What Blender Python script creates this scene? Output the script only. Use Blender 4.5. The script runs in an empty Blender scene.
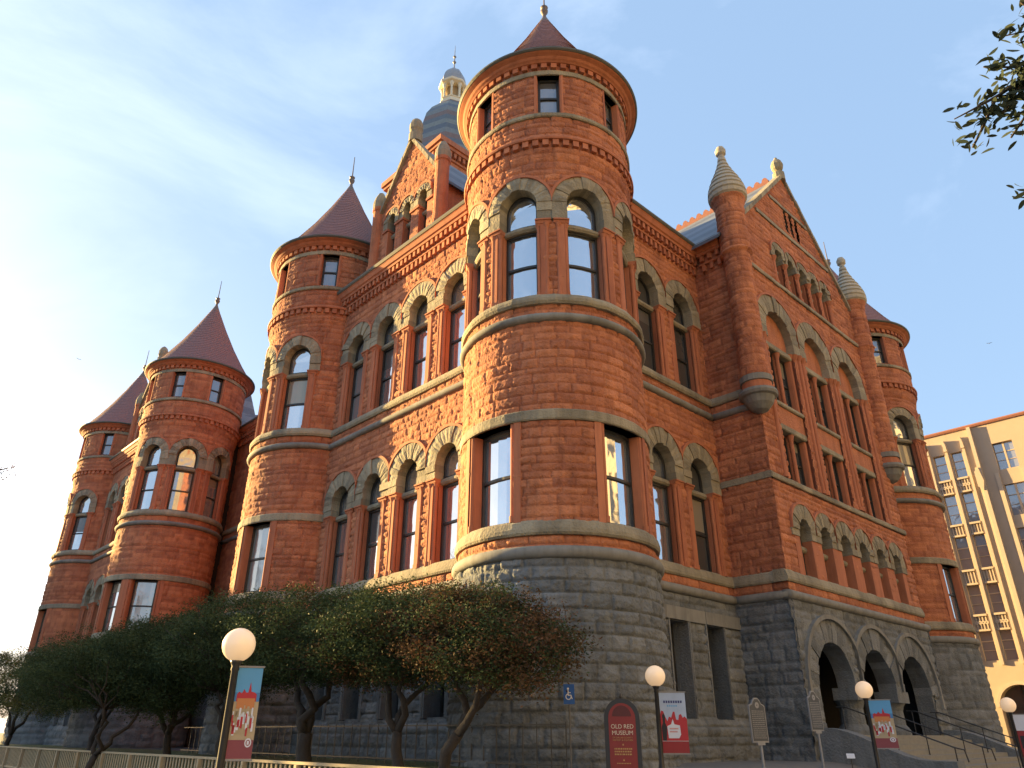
import bpy, math, random
import numpy as np
from mathutils import Vector, Matrix
R = math.radians
random.seed(7)
RNG = np.random.default_rng(7)
SC = bpy.context.scene
COL = SC.collection

# ------------------------------------------------------------------ camera, sky, sun, exposure
F_PX, PITCH, ROLL, EYE = 731.78, 0.44615, 0.00349, 1.6
cam = bpy.data.objects.new('camera', bpy.data.cameras.new('camera'))
COL.objects.link(cam)
cam.data.sensor_width = 36.0
cam.data.lens = 36.0 * F_PX / 1024
cam.data.clip_start, cam.data.clip_end = 0.1, 5000
_fw = Vector((0, math.cos(PITCH), math.sin(PITCH)))
_up = Vector((0, -math.sin(PITCH), math.cos(PITCH)))
_rt = Vector((1, 0, 0))
rt = _rt * math.cos(ROLL) + _up * math.sin(ROLL)
up = _up * math.cos(ROLL) - _rt * math.sin(ROLL)
cam.matrix_world = Matrix(((rt.x, up.x, -_fw.x, 0), (rt.y, up.y, -_fw.y, 0), (rt.z, up.z, -_fw.z, EYE), (0, 0, 0, 1)))
SC.camera = cam

SUN_MATH = 150.0          # direction towards the sun, degrees from +X
SUN_EL = 11.0
sun = bpy.data.objects.new('sun', bpy.data.lights.new('sun', 'SUN'))
COL.objects.link(sun)
sun.data.energy = 5.0
sun.data.angle = R(0.55)
sun.data.color = (1.0, 0.66, 0.24)
sd = Vector((math.cos(R(SUN_MATH)) * math.cos(R(SUN_EL)), math.sin(R(SUN_MATH)) * math.cos(R(SUN_EL)), math.sin(R(SUN_EL))))
sun.rotation_euler = sd.to_track_quat('Z', 'Y').to_euler()

world = bpy.data.worlds.new('World')
SC.world = world
world.use_nodes = True
wn, wl = world.node_tree.nodes, world.node_tree.links
wn.clear()
w_out = wn.new('ShaderNodeOutputWorld')
w_bg = wn.new('ShaderNodeBackground')
w_bg.inputs['Strength'].default_value = 0.053
sky = wn.new('ShaderNodeTexSky')
sky.sky_type = 'NISHITA'
sky.sun_disc = False
sky.sun_elevation = R(SUN_EL)
sky.sun_rotation = R(90 - SUN_MATH)
sky.air_density = 1.0
sky.dust_density = 1.8
sky.ozone_density = 1.0
# thin high cloud: soft veils of white mixed into the sky by direction
tc = wn.new('ShaderNodeTexCoord')
mp = wn.new('ShaderNodeMapping')
mp.inputs['Scale'].default_value = (0.9, 0.9, 1.6)
mp.inputs['Location'].default_value = (0.35, 0.1, 0.3)
nz = wn.new('ShaderNodeTexNoise')
nz.inputs['Scale'].default_value = 2.2
nz.inputs['Detail'].default_value = 9
nz.inputs['Roughness'].default_value = 0.58
nz.inputs['Distortion'].default_value = 0.5
rmp = wn.new('ShaderNodeValToRGB')
rmp.color_ramp.elements[0].position = 0.46
rmp.color_ramp.elements[0].color = (0, 0, 0, 1)
rmp.color_ramp.elements[1].position = 0.75
rmp.color_ramp.elements[1].color = (0.24, 0.24, 0.24, 1)
wmix = wn.new('ShaderNodeMixRGB')
wmix.blend_type = 'MIX'
wmix.inputs['Color2'].default_value = (6.0, 6.0, 6.1, 1)
wl.new(tc.outputs['Generated'], mp.inputs['Vector'])
wl.new(mp.outputs['Vector'], nz.inputs['Vector'])
wl.new(nz.outputs['Fac'], rmp.inputs['Fac'])
wl.new(rmp.outputs['Color'], wmix.inputs['Fac'])
dim = wn.new('ShaderNodeMixRGB')
dim.blend_type = 'MULTIPLY'
dim.inputs['Fac'].default_value = 1.0
dim.inputs['Color2'].default_value = (0.46, 0.45, 0.44, 1)
wl.new(sky.outputs['Color'], dim.inputs['Color1'])
wl.new(dim.outputs['Color'], wmix.inputs['Color1'])
veil = wn.new('ShaderNodeMixRGB')          # thin high haze over the whole dome
veil.blend_type = 'ADD'
veil.inputs['Fac'].default_value = 1.0
veil.inputs['Color2'].default_value = (1.16, 1.74, 2.62, 1)
wl.new(wmix.outputs['Color'], veil.inputs['Color1'])
wl.new(veil.outputs['Color'], w_bg.inputs['Color'])
wl.new(w_bg.outputs['Background'], w_out.inputs['Surface'])

SC.view_settings.view_transform = 'Standard'
SC.view_settings.look = 'None'
SC.view_settings.gamma = 1.0
SC.view_settings.exposure = 2.38
SC.render.engine = 'CYCLES'
SC.cycles.max_bounces = 6
SC.cycles.use_denoising = True

# ------------------------------------------------------------------ materials
MATS = {}
def mat(name, color, rough=0.8, color2=None, tone=False, scale=6.0, bump=0.0, bscale=30.0, metallic=0.0, spec=0.5, emit=0.0, ecol=None, island=False, thin=0.0):
    """Principled material; 'tone' mixes color..color2 by the mesh's own per-stone tone, plus a fine noise."""
    if name in MATS: return MATS[name]
    m = bpy.data.materials.new(name); m.use_nodes = True
    nt = m.node_tree; n, l = nt.nodes, nt.links
    b = n['Principled BSDF']
    b.inputs['Roughness'].default_value = rough
    b.inputs['Metallic'].default_value = metallic
    b.inputs['Specular IOR Level'].default_value = spec
    c2 = color2 or tuple(c * 0.7 for c in color)
    tcn = n.new('ShaderNodeTexCoord')
    no = n.new('ShaderNodeTexNoise'); no.inputs['Scale'].default_value = scale; no.inputs['Detail'].default_value = 6
    l.new(tcn.outputs['Object'], no.inputs['Vector'])
    mx = n.new('ShaderNodeMixRGB')
    mx.inputs['Color1'].default_value = (*color, 1); mx.inputs['Color2'].default_value = (*c2, 1)
    if tone:
        at = n.new('ShaderNodeAttribute'); at.attribute_name = 'tone'
        ad = n.new('ShaderNodeMath'); ad.operation = 'MULTIPLY_ADD'
        l.new(no.outputs['Fac'], ad.inputs[0]); ad.inputs[1].default_value = 0.9
        sb = n.new('ShaderNodeMath'); sb.operation = 'SUBTRACT'; sb.inputs[1].default_value = 0.45
        l.new(at.outputs['Fac'], sb.inputs[0]); l.new(sb.outputs[0], ad.inputs[2])
        ad.use_clamp = True
        l.new(ad.outputs[0], mx.inputs['Fac'])
        # soot and rain streaks running down the stone
        mpn = n.new('ShaderNodeMapping'); mpn.inputs['Scale'].default_value = (2.2, 2.2, .28)
        st = n.new('ShaderNodeTexNoise'); st.inputs['Scale'].default_value = 1.6; st.inputs['Detail'].default_value = 7; st.inputs['Roughness'].default_value = .62
        sr = n.new('ShaderNodeValToRGB'); sr.color_ramp.elements[0].position = .36; sr.color_ramp.elements[0].color = (.62, .60, .58, 1); sr.color_ramp.elements[1].position = .56; sr.color_ramp.elements[1].color = (1, 1, 1, 1)
        sm_ = n.new('ShaderNodeMixRGB'); sm_.blend_type = 'MULTIPLY'; sm_.inputs['Fac'].default_value = .6
        l.new(tcn.outputs['Object'], mpn.inputs['Vector']); l.new(mpn.outputs['Vector'], st.inputs['Vector']); l.new(st.outputs['Fac'], sr.inputs['Fac'])
        l.new(mx.outputs['Color'], sm_.inputs['Color1']); l.new(sr.outputs['Color'], sm_.inputs['Color2'])
        mx = sm_
    else:
        l.new(no.outputs['Fac'], mx.inputs['Fac'])
    l.new(mx.outputs['Color'], b.inputs['Base Color'])
    if bump > 0:
        nb = n.new('ShaderNodeTexNoise'); nb.inputs['Scale'].default_value = bscale; nb.inputs['Detail'].default_value = 5
        l.new(tcn.outputs['Object'], nb.inputs['Vector'])
        bp = n.new('ShaderNodeBump'); bp.inputs['Strength'].default_value = 1.0; bp.inputs['Distance'].default_value = bump
        l.new(nb.outputs['Fac'], bp.inputs['Height']); l.new(bp.outputs['Normal'], b.inputs['Normal'])
    if emit > 0:
        b.inputs['Emission Color'].default_value = (*(ecol or color), 1); b.inputs['Emission Strength'].default_value = emit
    MATS[name] = m
    return m

RED = mat('rough red sandstone', (0.54, 0.21, 0.10), 0.92, (0.30, 0.103, 0.054), tone=True, scale=2.5, bump=0.045, bscale=16)
REDS = mat('dressed red sandstone', (0.465, 0.172, 0.086), 0.85, (0.335, 0.113, 0.058), tone=True, scale=3, bump=0.004, bscale=30)
GRAN = mat('blue grey granite', (0.205, 0.222, 0.23), 0.9, (0.10, 0.112, 0.118), tone=True, scale=2.5, bump=0.04, bscale=15)
GRAY = mat('rough grey limestone', (0.33, 0.295, 0.21), 0.9, (0.205, 0.185, 0.135), tone=True, scale=4, bump=0.035, bscale=16)
GRAYS = mat('dressed grey granite', (0.235, 0.235, 0.215), 0.85, (0.155, 0.158, 0.148), tone=True, scale=4, bump=0.004, bscale=25)
FRAME = mat('dark green black window paint', (0.018, 0.02, 0.02), 0.45, (0.03, 0.028, 0.025))
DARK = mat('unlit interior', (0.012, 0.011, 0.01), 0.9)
TILE = mat('red clay roof tile', (0.31, 0.155, 0.14), 0.8, (0.175, 0.095, 0.092), scale=9, bump=0.03, bscale=11)
TERRA = mat('terracotta', (0.27, 0.11, 0.08), 0.8, (0.19, 0.075, 0.055))
GUTTER = mat('weathered copper gutter', (0.10, 0.10, 0.085), 0.6, (0.06, 0.065, 0.055))
LEAD = mat('grey lead cap', (0.28, 0.27, 0.26), 0.6)
COPPER = mat('weathered copper finial', (.17, .12, .10), .55, (.11, .10, .09))
IRON = mat('black painted iron', (0.015, 0.015, 0.016), 0.4, (0.03, 0.03, 0.03))
WHITEP = mat('cream painted metal', (0.75, 0.69, 0.52), 0.6, (0.62, 0.55, 0.40))
LANT = mat('lantern opening louvre', (0.35, 0.25, 0.12), 0.7)
STEP = mat('worn stone step', (0.26, 0.25, 0.21), 0.85, (0.17, 0.165, 0.145), scale=5, bump=0.004)

def glass(name, col, met, rough=0.03, wav=0.006):
    m = bpy.data.materials.new(name); m.use_nodes = True
    n, l = m.node_tree.nodes, m.node_tree.links
    b = n['Principled BSDF']
    b.inputs['Base Color'].default_value = (*col, 1); b.inputs['Roughness'].default_value = rough
    b.inputs['Metallic'].default_value = met; b.inputs['Specular IOR Level'].default_value = 0.9
    tcn = n.new('ShaderNodeTexCoord'); nb = n.new('ShaderNodeTexNoise'); nb.inputs['Scale'].default_value = 1.1; nb.inputs['Detail'].default_value = 2
    bp = n.new('ShaderNodeBump'); bp.inputs['Distance'].default_value = wav * 4; bp.inputs['Strength'].default_value = 0.5
    l.new(tcn.outputs['Object'], nb.inputs['Vector']); l.new(nb.outputs['Fac'], bp.inputs['Height']); l.new(bp.outputs['Normal'], b.inputs['Normal'])
    return m
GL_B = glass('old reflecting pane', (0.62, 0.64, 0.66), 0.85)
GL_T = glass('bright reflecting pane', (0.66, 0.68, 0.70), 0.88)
GL_M = glass('mid grey pane', (0.26, 0.27, 0.29), 0.6)  # mid grey glass, between the bright and dim panes
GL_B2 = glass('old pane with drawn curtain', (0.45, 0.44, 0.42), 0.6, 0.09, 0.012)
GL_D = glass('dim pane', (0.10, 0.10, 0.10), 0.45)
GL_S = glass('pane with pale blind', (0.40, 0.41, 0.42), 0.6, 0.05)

BLIND = glass('cream roller blind behind glass', (.30, .27, .21), .25, .12)
BLIND2 = glass('grey roller blind behind glass', (.13, .13, .125), .3, .12)
# striped slate
def slate(name, cols, width):
    m = bpy.data.materials.new(name); m.use_nodes = True
    n, l = m.node_tree.nodes, m.node_tree.links
    b = n['Principled BSDF']; b.inputs['Roughness'].default_value = 0.55
    g = n.new('ShaderNodeNewGeometry'); sp = n.new('ShaderNodeSeparateXYZ'); l.new(g.outputs['Position'], sp.inputs[0])
    dv = n.new('ShaderNodeMath'); dv.operation = 'DIVIDE'; dv.inputs[1].default_value = width * len(cols); l.new(sp.outputs['Z'], dv.inputs[0])
    fr = n.new('ShaderNodeMath'); fr.operation = 'FRACT'; l.new(dv.outputs[0], fr.inputs[0])
    rp = n.new('ShaderNodeValToRGB'); rp.color_ramp.interpolation = 'CONSTANT'
    while len(rp.color_ramp.elements) < len(cols): rp.color_ramp.elements.new(0.5)
    for i, c in enumerate(cols):
        rp.color_ramp.elements[i].position = i / len(cols); rp.color_ramp.elements[i].color = (*c, 1)
    l.new(fr.outputs[0], rp.inputs['Fac'])
    no = n.new('ShaderNodeTexNoise'); no.inputs['Scale'].default_value = 5
    mx = n.new('ShaderNodeMixRGB'); mx.blend_type = 'MULTIPLY'; mx.inputs['Fac'].default_value = 0.5
    l.new(g.outputs['Position'], no.inputs['Vector'])
    l.new(rp.outputs['Color'], mx.inputs['Color1']); l.new(no.outputs['Fac'], mx.inputs['Color2'])
    l.new(mx.outputs['Color'], b.inputs['Base Color'])
    return m
SLATE = slate('banded roof slate', [(0.17, 0.20, 0.24), (0.11, 0.13, 0.17)], 0.75)
SLATE2 = slate('banded dome slate', [(0.20, 0.23, 0.24), (0.12, 0.15, 0.19), (0.22, 0.25, 0.24), (0.13, 0.16, 0.19), (0.22, 0.15, 0.13)], 0.62)

# ------------------------------------------------------------------ object helpers
def link(name, me, parent=None):
    o = bpy.data.objects.new(name, me); COL.objects.link(o)
    if parent is not None: o.parent = parent
    return o
def tag(o, label=None, cat=None, group=None, kind=None):
    if label: o['label'] = label
    if cat: o['category'] = cat
    if group: o['group'] = group
    if kind: o['kind'] = kind
    return o
def thing(name, label, cat, loc=(0, 0, 0), rz=0.0, group=None):
    o = bpy.data.objects.new(name, None); COL.objects.link(o)
    o.location = loc; o.rotation_euler = (0, 0, rz); o.empty_display_size = 0.2
    return tag(o, label, cat, group)
def copy_tree(o, parent=None):
    c = o.copy(); COL.objects.link(c)
    if parent is not None:
        c.parent = parent
    for ch in list(o.children): copy_tree(ch, c)
    return c

class Flat:
    """u along the wall, d outward, z up"""
    def __init__(s, o, eu, en): s.o, s.eu, s.en = np.array(o, float), np.array(eu, float), np.array(en, float)
    def __call__(s, q):
        q = np.asarray(q, float)
        P = s.o[None, :] + q[:, :1] * s.eu[None, :] + q[:, 2:3] * s.en[None, :]
        P[:, 2] += q[:, 1]
        return P
    def hand(s): return np.cross(s.eu, [0, 0, 1]) @ s.en > 0
class Cyl:
    def __init__(s, c, r): s.c, s.r = np.array(c, float), r
    def __call__(s, q):
        q = np.asarray(q, float); a = q[:, 0] / s.r; rr = s.r + q[:, 2]
        P = s.c[None, :] + (np.cos(a) * rr)[:, None] * nR[None, :] + (np.sin(a) * rr)[:, None] * nL[None, :]
        P[:, 2] += q[:, 1]
        return P
    def hand(s): return np.cross(nL, [0, 0, 1]) @ nR > 0

class MB:
    """collects (u, z, d) solids and links them as ONE mesh object"""
    def __init__(s): s.v, s.f, s.m, s.t = [], [], [], []
    def add(s, vs, fs, m=0, tone=0.5):
        b = len(s.v); s.v += vs; s.t += ([tone] * len(vs) if not isinstance(tone, list) else tone)
        for f in fs: s.f.append([b + i for i in f]); s.m.append(m)
    def hexa(s, u0, u1, z0, z1, d0, d1, m=0, tone=None, nu=1):
        tone = random.random() if tone is None else tone
        vs, fs = [], []
        for i in range(nu + 1):
            u = u0 + (u1 - u0) * i / nu
            vs += [(u, z0, d0), (u, z0, d1), (u, z1, d1), (u, z1, d0)]
        for i in range(nu):
            a, b = 4 * i, 4 * i + 4
            for k in range(4):
                k2 = (k + 1) % 4; fs.append((a + k, b + k, b + k2, a + k2))
        fs += [(0, 1, 2, 3), (4 * nu + 3, 4 * nu + 2, 4 * nu + 1, 4 * nu)]
        s.add(vs, fs, m, tone)
    def prof(s, u0, u1, pts, nu=1, m=0, tone=0.5, jit=0.0, caps=True, blocks=0):
        n = len(pts); vs, fs, ts = [], [], []; tb = tone
        for i in range(nu + 1):
            u = u0 + (u1 - u0) * i / nu; j = random.uniform(-jit, jit)
            if blocks and i % blocks == 0: tb = random.random()
            vs += [(u, z, d + j) for d, z in pts]; ts += [tb] * n
        for i in range(nu):
            a, b = n * i, n * i + n
            for k in range(n):
                k2 = (k + 1) % n; fs.append((a + k, b + k, b + k2, a + k2))
        if caps: fs += [tuple(range(n)), tuple(range(n * nu + n - 1, n * nu - 1, -1))]
        s.add(vs, fs, m, ts)
    def poly(s, pts, d0, d1, m=0, tone=0.5):
        """prism of an outline [(u,z)] from depth d0 to d1"""
        n = len(pts)
        vs = [(u, z, d1) for u, z in pts] + [(u, z, d0) for u, z in pts]
        fs = [tuple(range(n)), tuple(range(2 * n - 1, n - 1, -1))] + [(i, i + n, (i + 1) % n + n, (i + 1) % n) for i in range(n)]
        s.add(vs, fs, m, tone)
    def ring(s, uc, zc, r0, r1, d0, d1, n=13, t0=0.0, t1=180.0, m=0, jit=0.0, lo=-99, hi=99, sub=2, tones=True):
        for i in range(n):
            a0, a1 = t0 + (t1 - t0) * i / n, t0 + (t1 - t0) * (i + 1) / n
            dd = d1 + random.uniform(-jit, jit); tone = random.random() if tones else 0.5
            vs, fs = [], []
            for k in range(sub + 1):
                a = R(a0 + (a1 - a0) * k / sub); c, sn = math.cos(a), math.sin(a)
                bul = jit * 0.7 if 0 < k < sub else 0
                rm = (r0 + r1) / 2
                for (r, d) in ((r0, d0), (r0, dd), (rm, dd + bul + jit * .4), (r1, dd), (r1, d0)):
                    vs.append((min(max(uc + r * c, lo), hi), zc + r * sn, d))
            for k in range(sub):
                a, b = 5 * k, 5 * k + 5
                for q in range(5):
                    q2 = (q + 1) % 5; fs.append((a + q, a + q2, b + q2, b + q))
            fs += [(4, 3, 2, 1, 0), tuple(5 * sub + q for q in range(5))]
            s.add(vs, fs, m, tone)
    def col(s, u, d, z0, z1, r, m=0, tone=0.5, n=10, r1=None):
        r1 = r if r1 is None else r1
        vs = [(u + rr * math.cos(2 * math.pi * k / n), z, d + rr * math.sin(2 * math.pi * k / n)) for z, rr in ((z0, r), (z1, r1)) for k in range(n)]
        fs = [(k, (k + 1) % n, n + (k + 1) % n, n + k) for k in range(n)] + [tuple(range(n - 1, -1, -1)), tuple(range(n, 2 * n))]
        s.add(vs, fs, m, tone)
    def lathe(s, u, d, prof, m=0, n=16, tone=0.5, mats=None):
        """prof [(r,z)]"""
        vs, fs, ms = [], [], []
        for r, z in prof: vs += [(u + r * math.cos(2 * math.pi * k / n), z, d + r * math.sin(2 * math.pi * k / n)) for k in range(n)]
        b = len(s.v); s.v += vs; s.t += [tone] * len(vs)
        for i in range(len(prof) - 1):
            for k in range(n):
                s.f.append([b + i * n + k, b + i * n + (k + 1) % n, b + i * n + n + (k + 1) % n, b + i * n + n + k]); s.m.append(mats[i] if mats else m)
        s.f.append([b + k for k in range(n - 1, -1, -1)]); s.m.append(mats[0] if mats else m)
        s.f.append([b + (len(prof) - 1) * n + k for k in range(n)]); s.m.append(mats[-1] if mats else m)
    def build(s, name, surf, mats, parent=None, smooth=False, origin=None):
        P = surf(np.array(s.v)) if surf is not None else np.array([(x, d, z) for x, z, d in s.v], float)
        if origin is not None: P = P - np.array(origin)[None, :]
        me = bpy.data.meshes.new(name)
        fl = s.f if (surf is None or surf.hand()) else [f[::-1] for f in s.f]
        me.from_pydata(P.tolist(), [], fl)
        for mm in (mats if isinstance(mats, (list, tuple)) else [mats]): me.materials.append(mm)
        me.polygons.foreach_set('material_index', s.m)
        if smooth: me.polygons.foreach_set('use_smooth', [True] * len(s.f))
        at = me.attributes.new('tone', 'FLOAT', 'POINT'); at.data.foreach_set('value', np.array(s.t, np.float32))
        me.validate(); me.update()
        return link(name, me, parent)

# ------------------------------------------------------------------ rock-faced ashlar
def vnoise(x, y, seed=0):
    xi, yi = np.floor(x).astype(np.int64), np.floor(y).astype(np.int64); fx, fy = x - xi, y - yi
    fx, fy = fx * fx * (3 - 2 * fx), fy * fy * (3 - 2 * fy)
    def h(a, b):
        n = (a * 374761393 + b * 668265263 + seed * 1442695041) & 0x7fffffff
        n = ((n ^ (n >> 13)) * 1274126177) & 0x7fffffff
        return ((n ^ (n >> 16)) & 0xffff) / 65535.0
    return (h(xi, yi) * (1 - fx) + h(xi + 1, yi) * fx) * (1 - fy) + (h(xi, yi + 1) * (1 - fx) + h(xi + 1, yi + 1) * fx) * fy
def ashlar(U, Z, seed, ch, bl, amp, joint):
    """displacement and tone of coursed rock-faced blocks at the points (U, Z)"""
    rng = np.random.default_rng(seed)
    zmin, zmax = Z.min() - 1, Z.max() + 1
    b = [zmin]
    while b[-1] < zmax: b.append(b[-1] + rng.uniform(*ch))
    b = np.array(b); ci = np.clip(np.searchsorted(b, Z, side='right') - 1, 0, len(b) - 2)
    dz = np.minimum(Z - b[ci], b[ci + 1] - Z); hz = (b[ci + 1] - b[ci])
    D, T = np.zeros_like(U), np.zeros_like(U)
    umin, umax = U.min() - 2, U.max() + 2
    for c in np.unique(ci):
        k = ci == c
        ub = [umin + rng.uniform(0, bl[1])]
        while ub[-1] < umax: ub.append(ub[-1] + rng.uniform(*bl))
        ub = np.array([umin - 1] + ub); u = U[k]
        bi = np.clip(np.searchsorted(ub, u, side='right') - 1, 0, len(ub) - 2)
        du = np.minimum(u - ub[bi], ub[bi + 1] - u)
        nb = len(ub)
        A, tn = rng.uniform(0.25, 1.0, nb), rng.random(nb)
        tx, tz = rng.uniform(-1, 1, nb), rng.uniform(-1, 1, nb)
        e = np.minimum(du, dz[k])
        pil = np.clip(e / 0.11, 0, 1); pil = pil * (2 - pil)
        uu = (u - ub[bi]) / (ub[bi + 1] - ub[bi]) - .5; zz = (Z[k] - b[c]) / hz[k] - .5
        jn = np.clip(e / 0.032, 0, 1)
        D[k] = amp * (A[bi] * pil + 0.45 * (tx[bi] * uu + tz[bi] * zz) * pil) - joint * (1 - jn)
        T[k] = np.clip(tn[bi] * 0.9 + 0.05, 0, 1) + 0.6 * (1 - jn)
    n1 = vnoise(U * 6.0 + seed * 13.1, Z * 6.0, seed) - .5; n2 = vnoise(U * 14.0, Z * 14.0 + seed, seed + 5) - .5
    n3 = vnoise(U * 3.1 + 7.7, Z * 9.0, seed + 3) - .5
    D += amp * (0.45 * n1 + 0.7 * n2 + 0.45 * n3)
    big = vnoise(U * .45, Z * .45, seed + 9)
    return D, np.clip(T * .8 + big * .3 - .05, 0, 1)
STY_RED = dict(ch=(0.19, 0.33), bl=(0.35, 1.0), amp=0.044, joint=0.028)
STY_GRAN = dict(ch=(0.26, 0.42), bl=(0.45, 1.1), amp=0.06, joint=0.035)
SEED = [11]
def rough_wall(name, surf, u0, u1, z0, z1, step, m, sty, parent=None, hole=None, d0=0.0, dfun=None):
    SEED[0] += 1
    nu, nz = max(2, int(round((u1 - u0) / step))), max(2, int(round((z1 - z0) / step)))
    u, z = np.linspace(u0, u1, nu + 1), np.linspace(z0, z1, nz + 1)
    U, Z = np.meshgrid(u, z); U, Z = U.ravel(), Z.ravel()
    D, T = ashlar(U, Z, SEED[0], **sty)
    D = D + d0
    if dfun is not None: D = D + dfun(U, Z)
    i = np.arange(nu * nz); r, c = i // nu, i % nu
    a = r * (nu + 1) + c
    F = np.stack([a, a + 1, a + nu + 2, a + nu + 1], 1)
    if hole is not None:
        cu, cz = u[c] + (u1 - u0) / nu / 2, z[r] + (z1 - z0) / nz / 2
        F = F[~hole(cu, cz)]
    used = np.unique(F); remap = np.zeros(len(U), np.int64); remap[used] = np.arange(len(used))
    F = remap[F]
    P = surf(np.stack([U[used], Z[used], D[used]], 1))
    if not surf.hand(): F = F[:, ::-1]
    me = bpy.data.meshes.new(name)
    me.vertices.add(len(P)); me.vertices.foreach_set('co', P.astype(np.float32).ravel())
    me.loops.add(F.size); me.loops.foreach_set('vertex_index', F.astype(np.int32).ravel())
    me.polygons.add(len(F)); me.polygons.foreach_set('loop_start', np.arange(0, F.size, 4, dtype=np.int32))
    me.update(calc_edges=True)
    me.polygons.foreach_set('use_smooth', [True] * len(F))
    at = me.attributes.new('tone', 'FLOAT', 'POINT'); at.data.foreach_set('value', T[used].astype(np.float32))
    me.materials.append(m)
    return link(name, me, parent)

# ------------------------------------------------------------------ the courthouse: frame of reference
PSI = 2.33182
dL = np.array([math.cos(PSI), math.sin(PSI), 0]); dR = np.array([math.cos(PSI - math.pi / 2), math.sin(PSI - math.pi / 2), 0])
nL, nR = -dR, -dL
CC = np.array([1.36202, 22.01742, 0.0])
OW, GP = 1.0228, 2.0802
OG = OW + GP
G0, G1, WR = 8.166, 20.5, 27.566
T2, T3, T4 = 15.2915, 33.3733, 48.508
GZ = 0.85                       # ground level on the lot
TR = 2.93                       # tower radius in the red stone
LW = Flat(CC + nL * OW, dL, nL)
RW = Flat(CC + nR * OW, dR, nR)
GB = Flat(CC + nR * OG, dR, nR)
RT = Flat(CC + dR * G0, nR, -dR)           # gable return wall, u = distance out from the tower axis
REC = Flat(CC - nL * 3.3, dL, nL)
ZB, ZS1, ZLB, ZT2, ZS2 = 6.05, 6.75, 9.93, 13.1, 13.8     # granite torus, sill, lintel band, upper torus, upper sill
ZC = 20.85

CH = thing('courthouse', 'red sandstone courthouse with round turrets on a grey granite base', 'courthouse', tuple(CC))
def bd(mb, name, surf, mats, parent=None, smooth=False):
    """build a piece of the courthouse in world space, parented so that it keeps its place"""
    o = mb.build(name, surf, mats, None, smooth, origin=CC)
    o.parent = CH if parent is None else parent
    return o
def rw(name, surf, *a, parent=None, **k):
    class S:
        def __call__(s, q): return surf(q) - CC[None, :]
        def hand(s): return surf.hand()
    o = rough_wall(name, S(), *a, **k)
    o.parent = CH if parent is None else parent
    return o

# --- windows ------------------------------------------------------------------------------------
def sash(surf, uc, w, z0, z1, ztop_r=None, d=-0.36, fw=0.09, pane=GL_B, name='window', meet=0.5, arch=None, parent=None, nu=4):
    """double-hung sash in a rectangle, with a half-round light above when arch=(zspring, r, ztransom)"""
    if pane is GL_B and random.random() < .3: pane = GL_B2
    p = MB()
    p.hexa(uc - w, uc + w, z0, z1, d - 0.06, d - 0.03, nu=nu)
    if arch:
        zs, r, zt = arch
        n = 10; vs, fs = [], []
        pts = [(uc - r, zt)] + [(uc + r * math.cos(math.pi - math.pi * k / n), zs + r * math.sin(math.pi * k / n)) for k in range(n + 1)] + [(uc + r, zt)]
        p.poly(pts, d - 0.06, d - 0.03)
    win = bd(p, name, surf, pane, parent)
    f = MB()
    f.hexa(uc - w, uc - w + fw, z0, z1, d - 0.03, d + 0.05); f.hexa(uc + w - fw, uc + w, z0, z1, d - 0.03, d + 0.05)
    f.hexa(uc - w + fw, uc + w - fw, z0, z0 + fw * 1.3, d - 0.03, d + 0.047, nu=nu); f.hexa(uc - w + fw, uc + w - fw, z1 - fw, z1, d - 0.03, d + 0.047, nu=nu)
    zm = z0 + (z1 - z0) * meet
    f.hexa(uc - w + fw, uc + w - fw, zm - 0.04, zm + 0.04, d - 0.028, d + 0.03, nu=nu)
    if arch:
        f.ring(uc, zs, r - fw * .9, r, d - 0.03, d + 0.05, n=8, tones=False)
        if zs > zt:
            f.hexa(uc - r, uc - r + fw * .9, zt, zs, d - 0.03, d + 0.05); f.hexa(uc + r - fw * .9, uc + r, zt, zs, d - 0.03, d + 0.05)
        f.hexa(uc - r + .05, uc + r - .05, zt, zt + fw, d - 0.028, d + 0.046, nu=nu)
    o = f.build('frame', surf, FRAME, None, origin=CC); o.parent = win
    if pane is not GL_T and random.random() < .4 and z1 - z0 > 1.9:                 # a roller blind drawn part of the way
        h = (z1 - z0) * random.choice((.18, .3, .42, .46))
        b = MB(); b.hexa(uc - w + fw, uc + w - fw, z1 - fw - h, z1 - fw, d - .029, d - .0265, nu=nu); o = b.build('blind', surf, random.choice((BLIND, BLIND2)), None, origin=CC); o.parent = win
    return win

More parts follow.
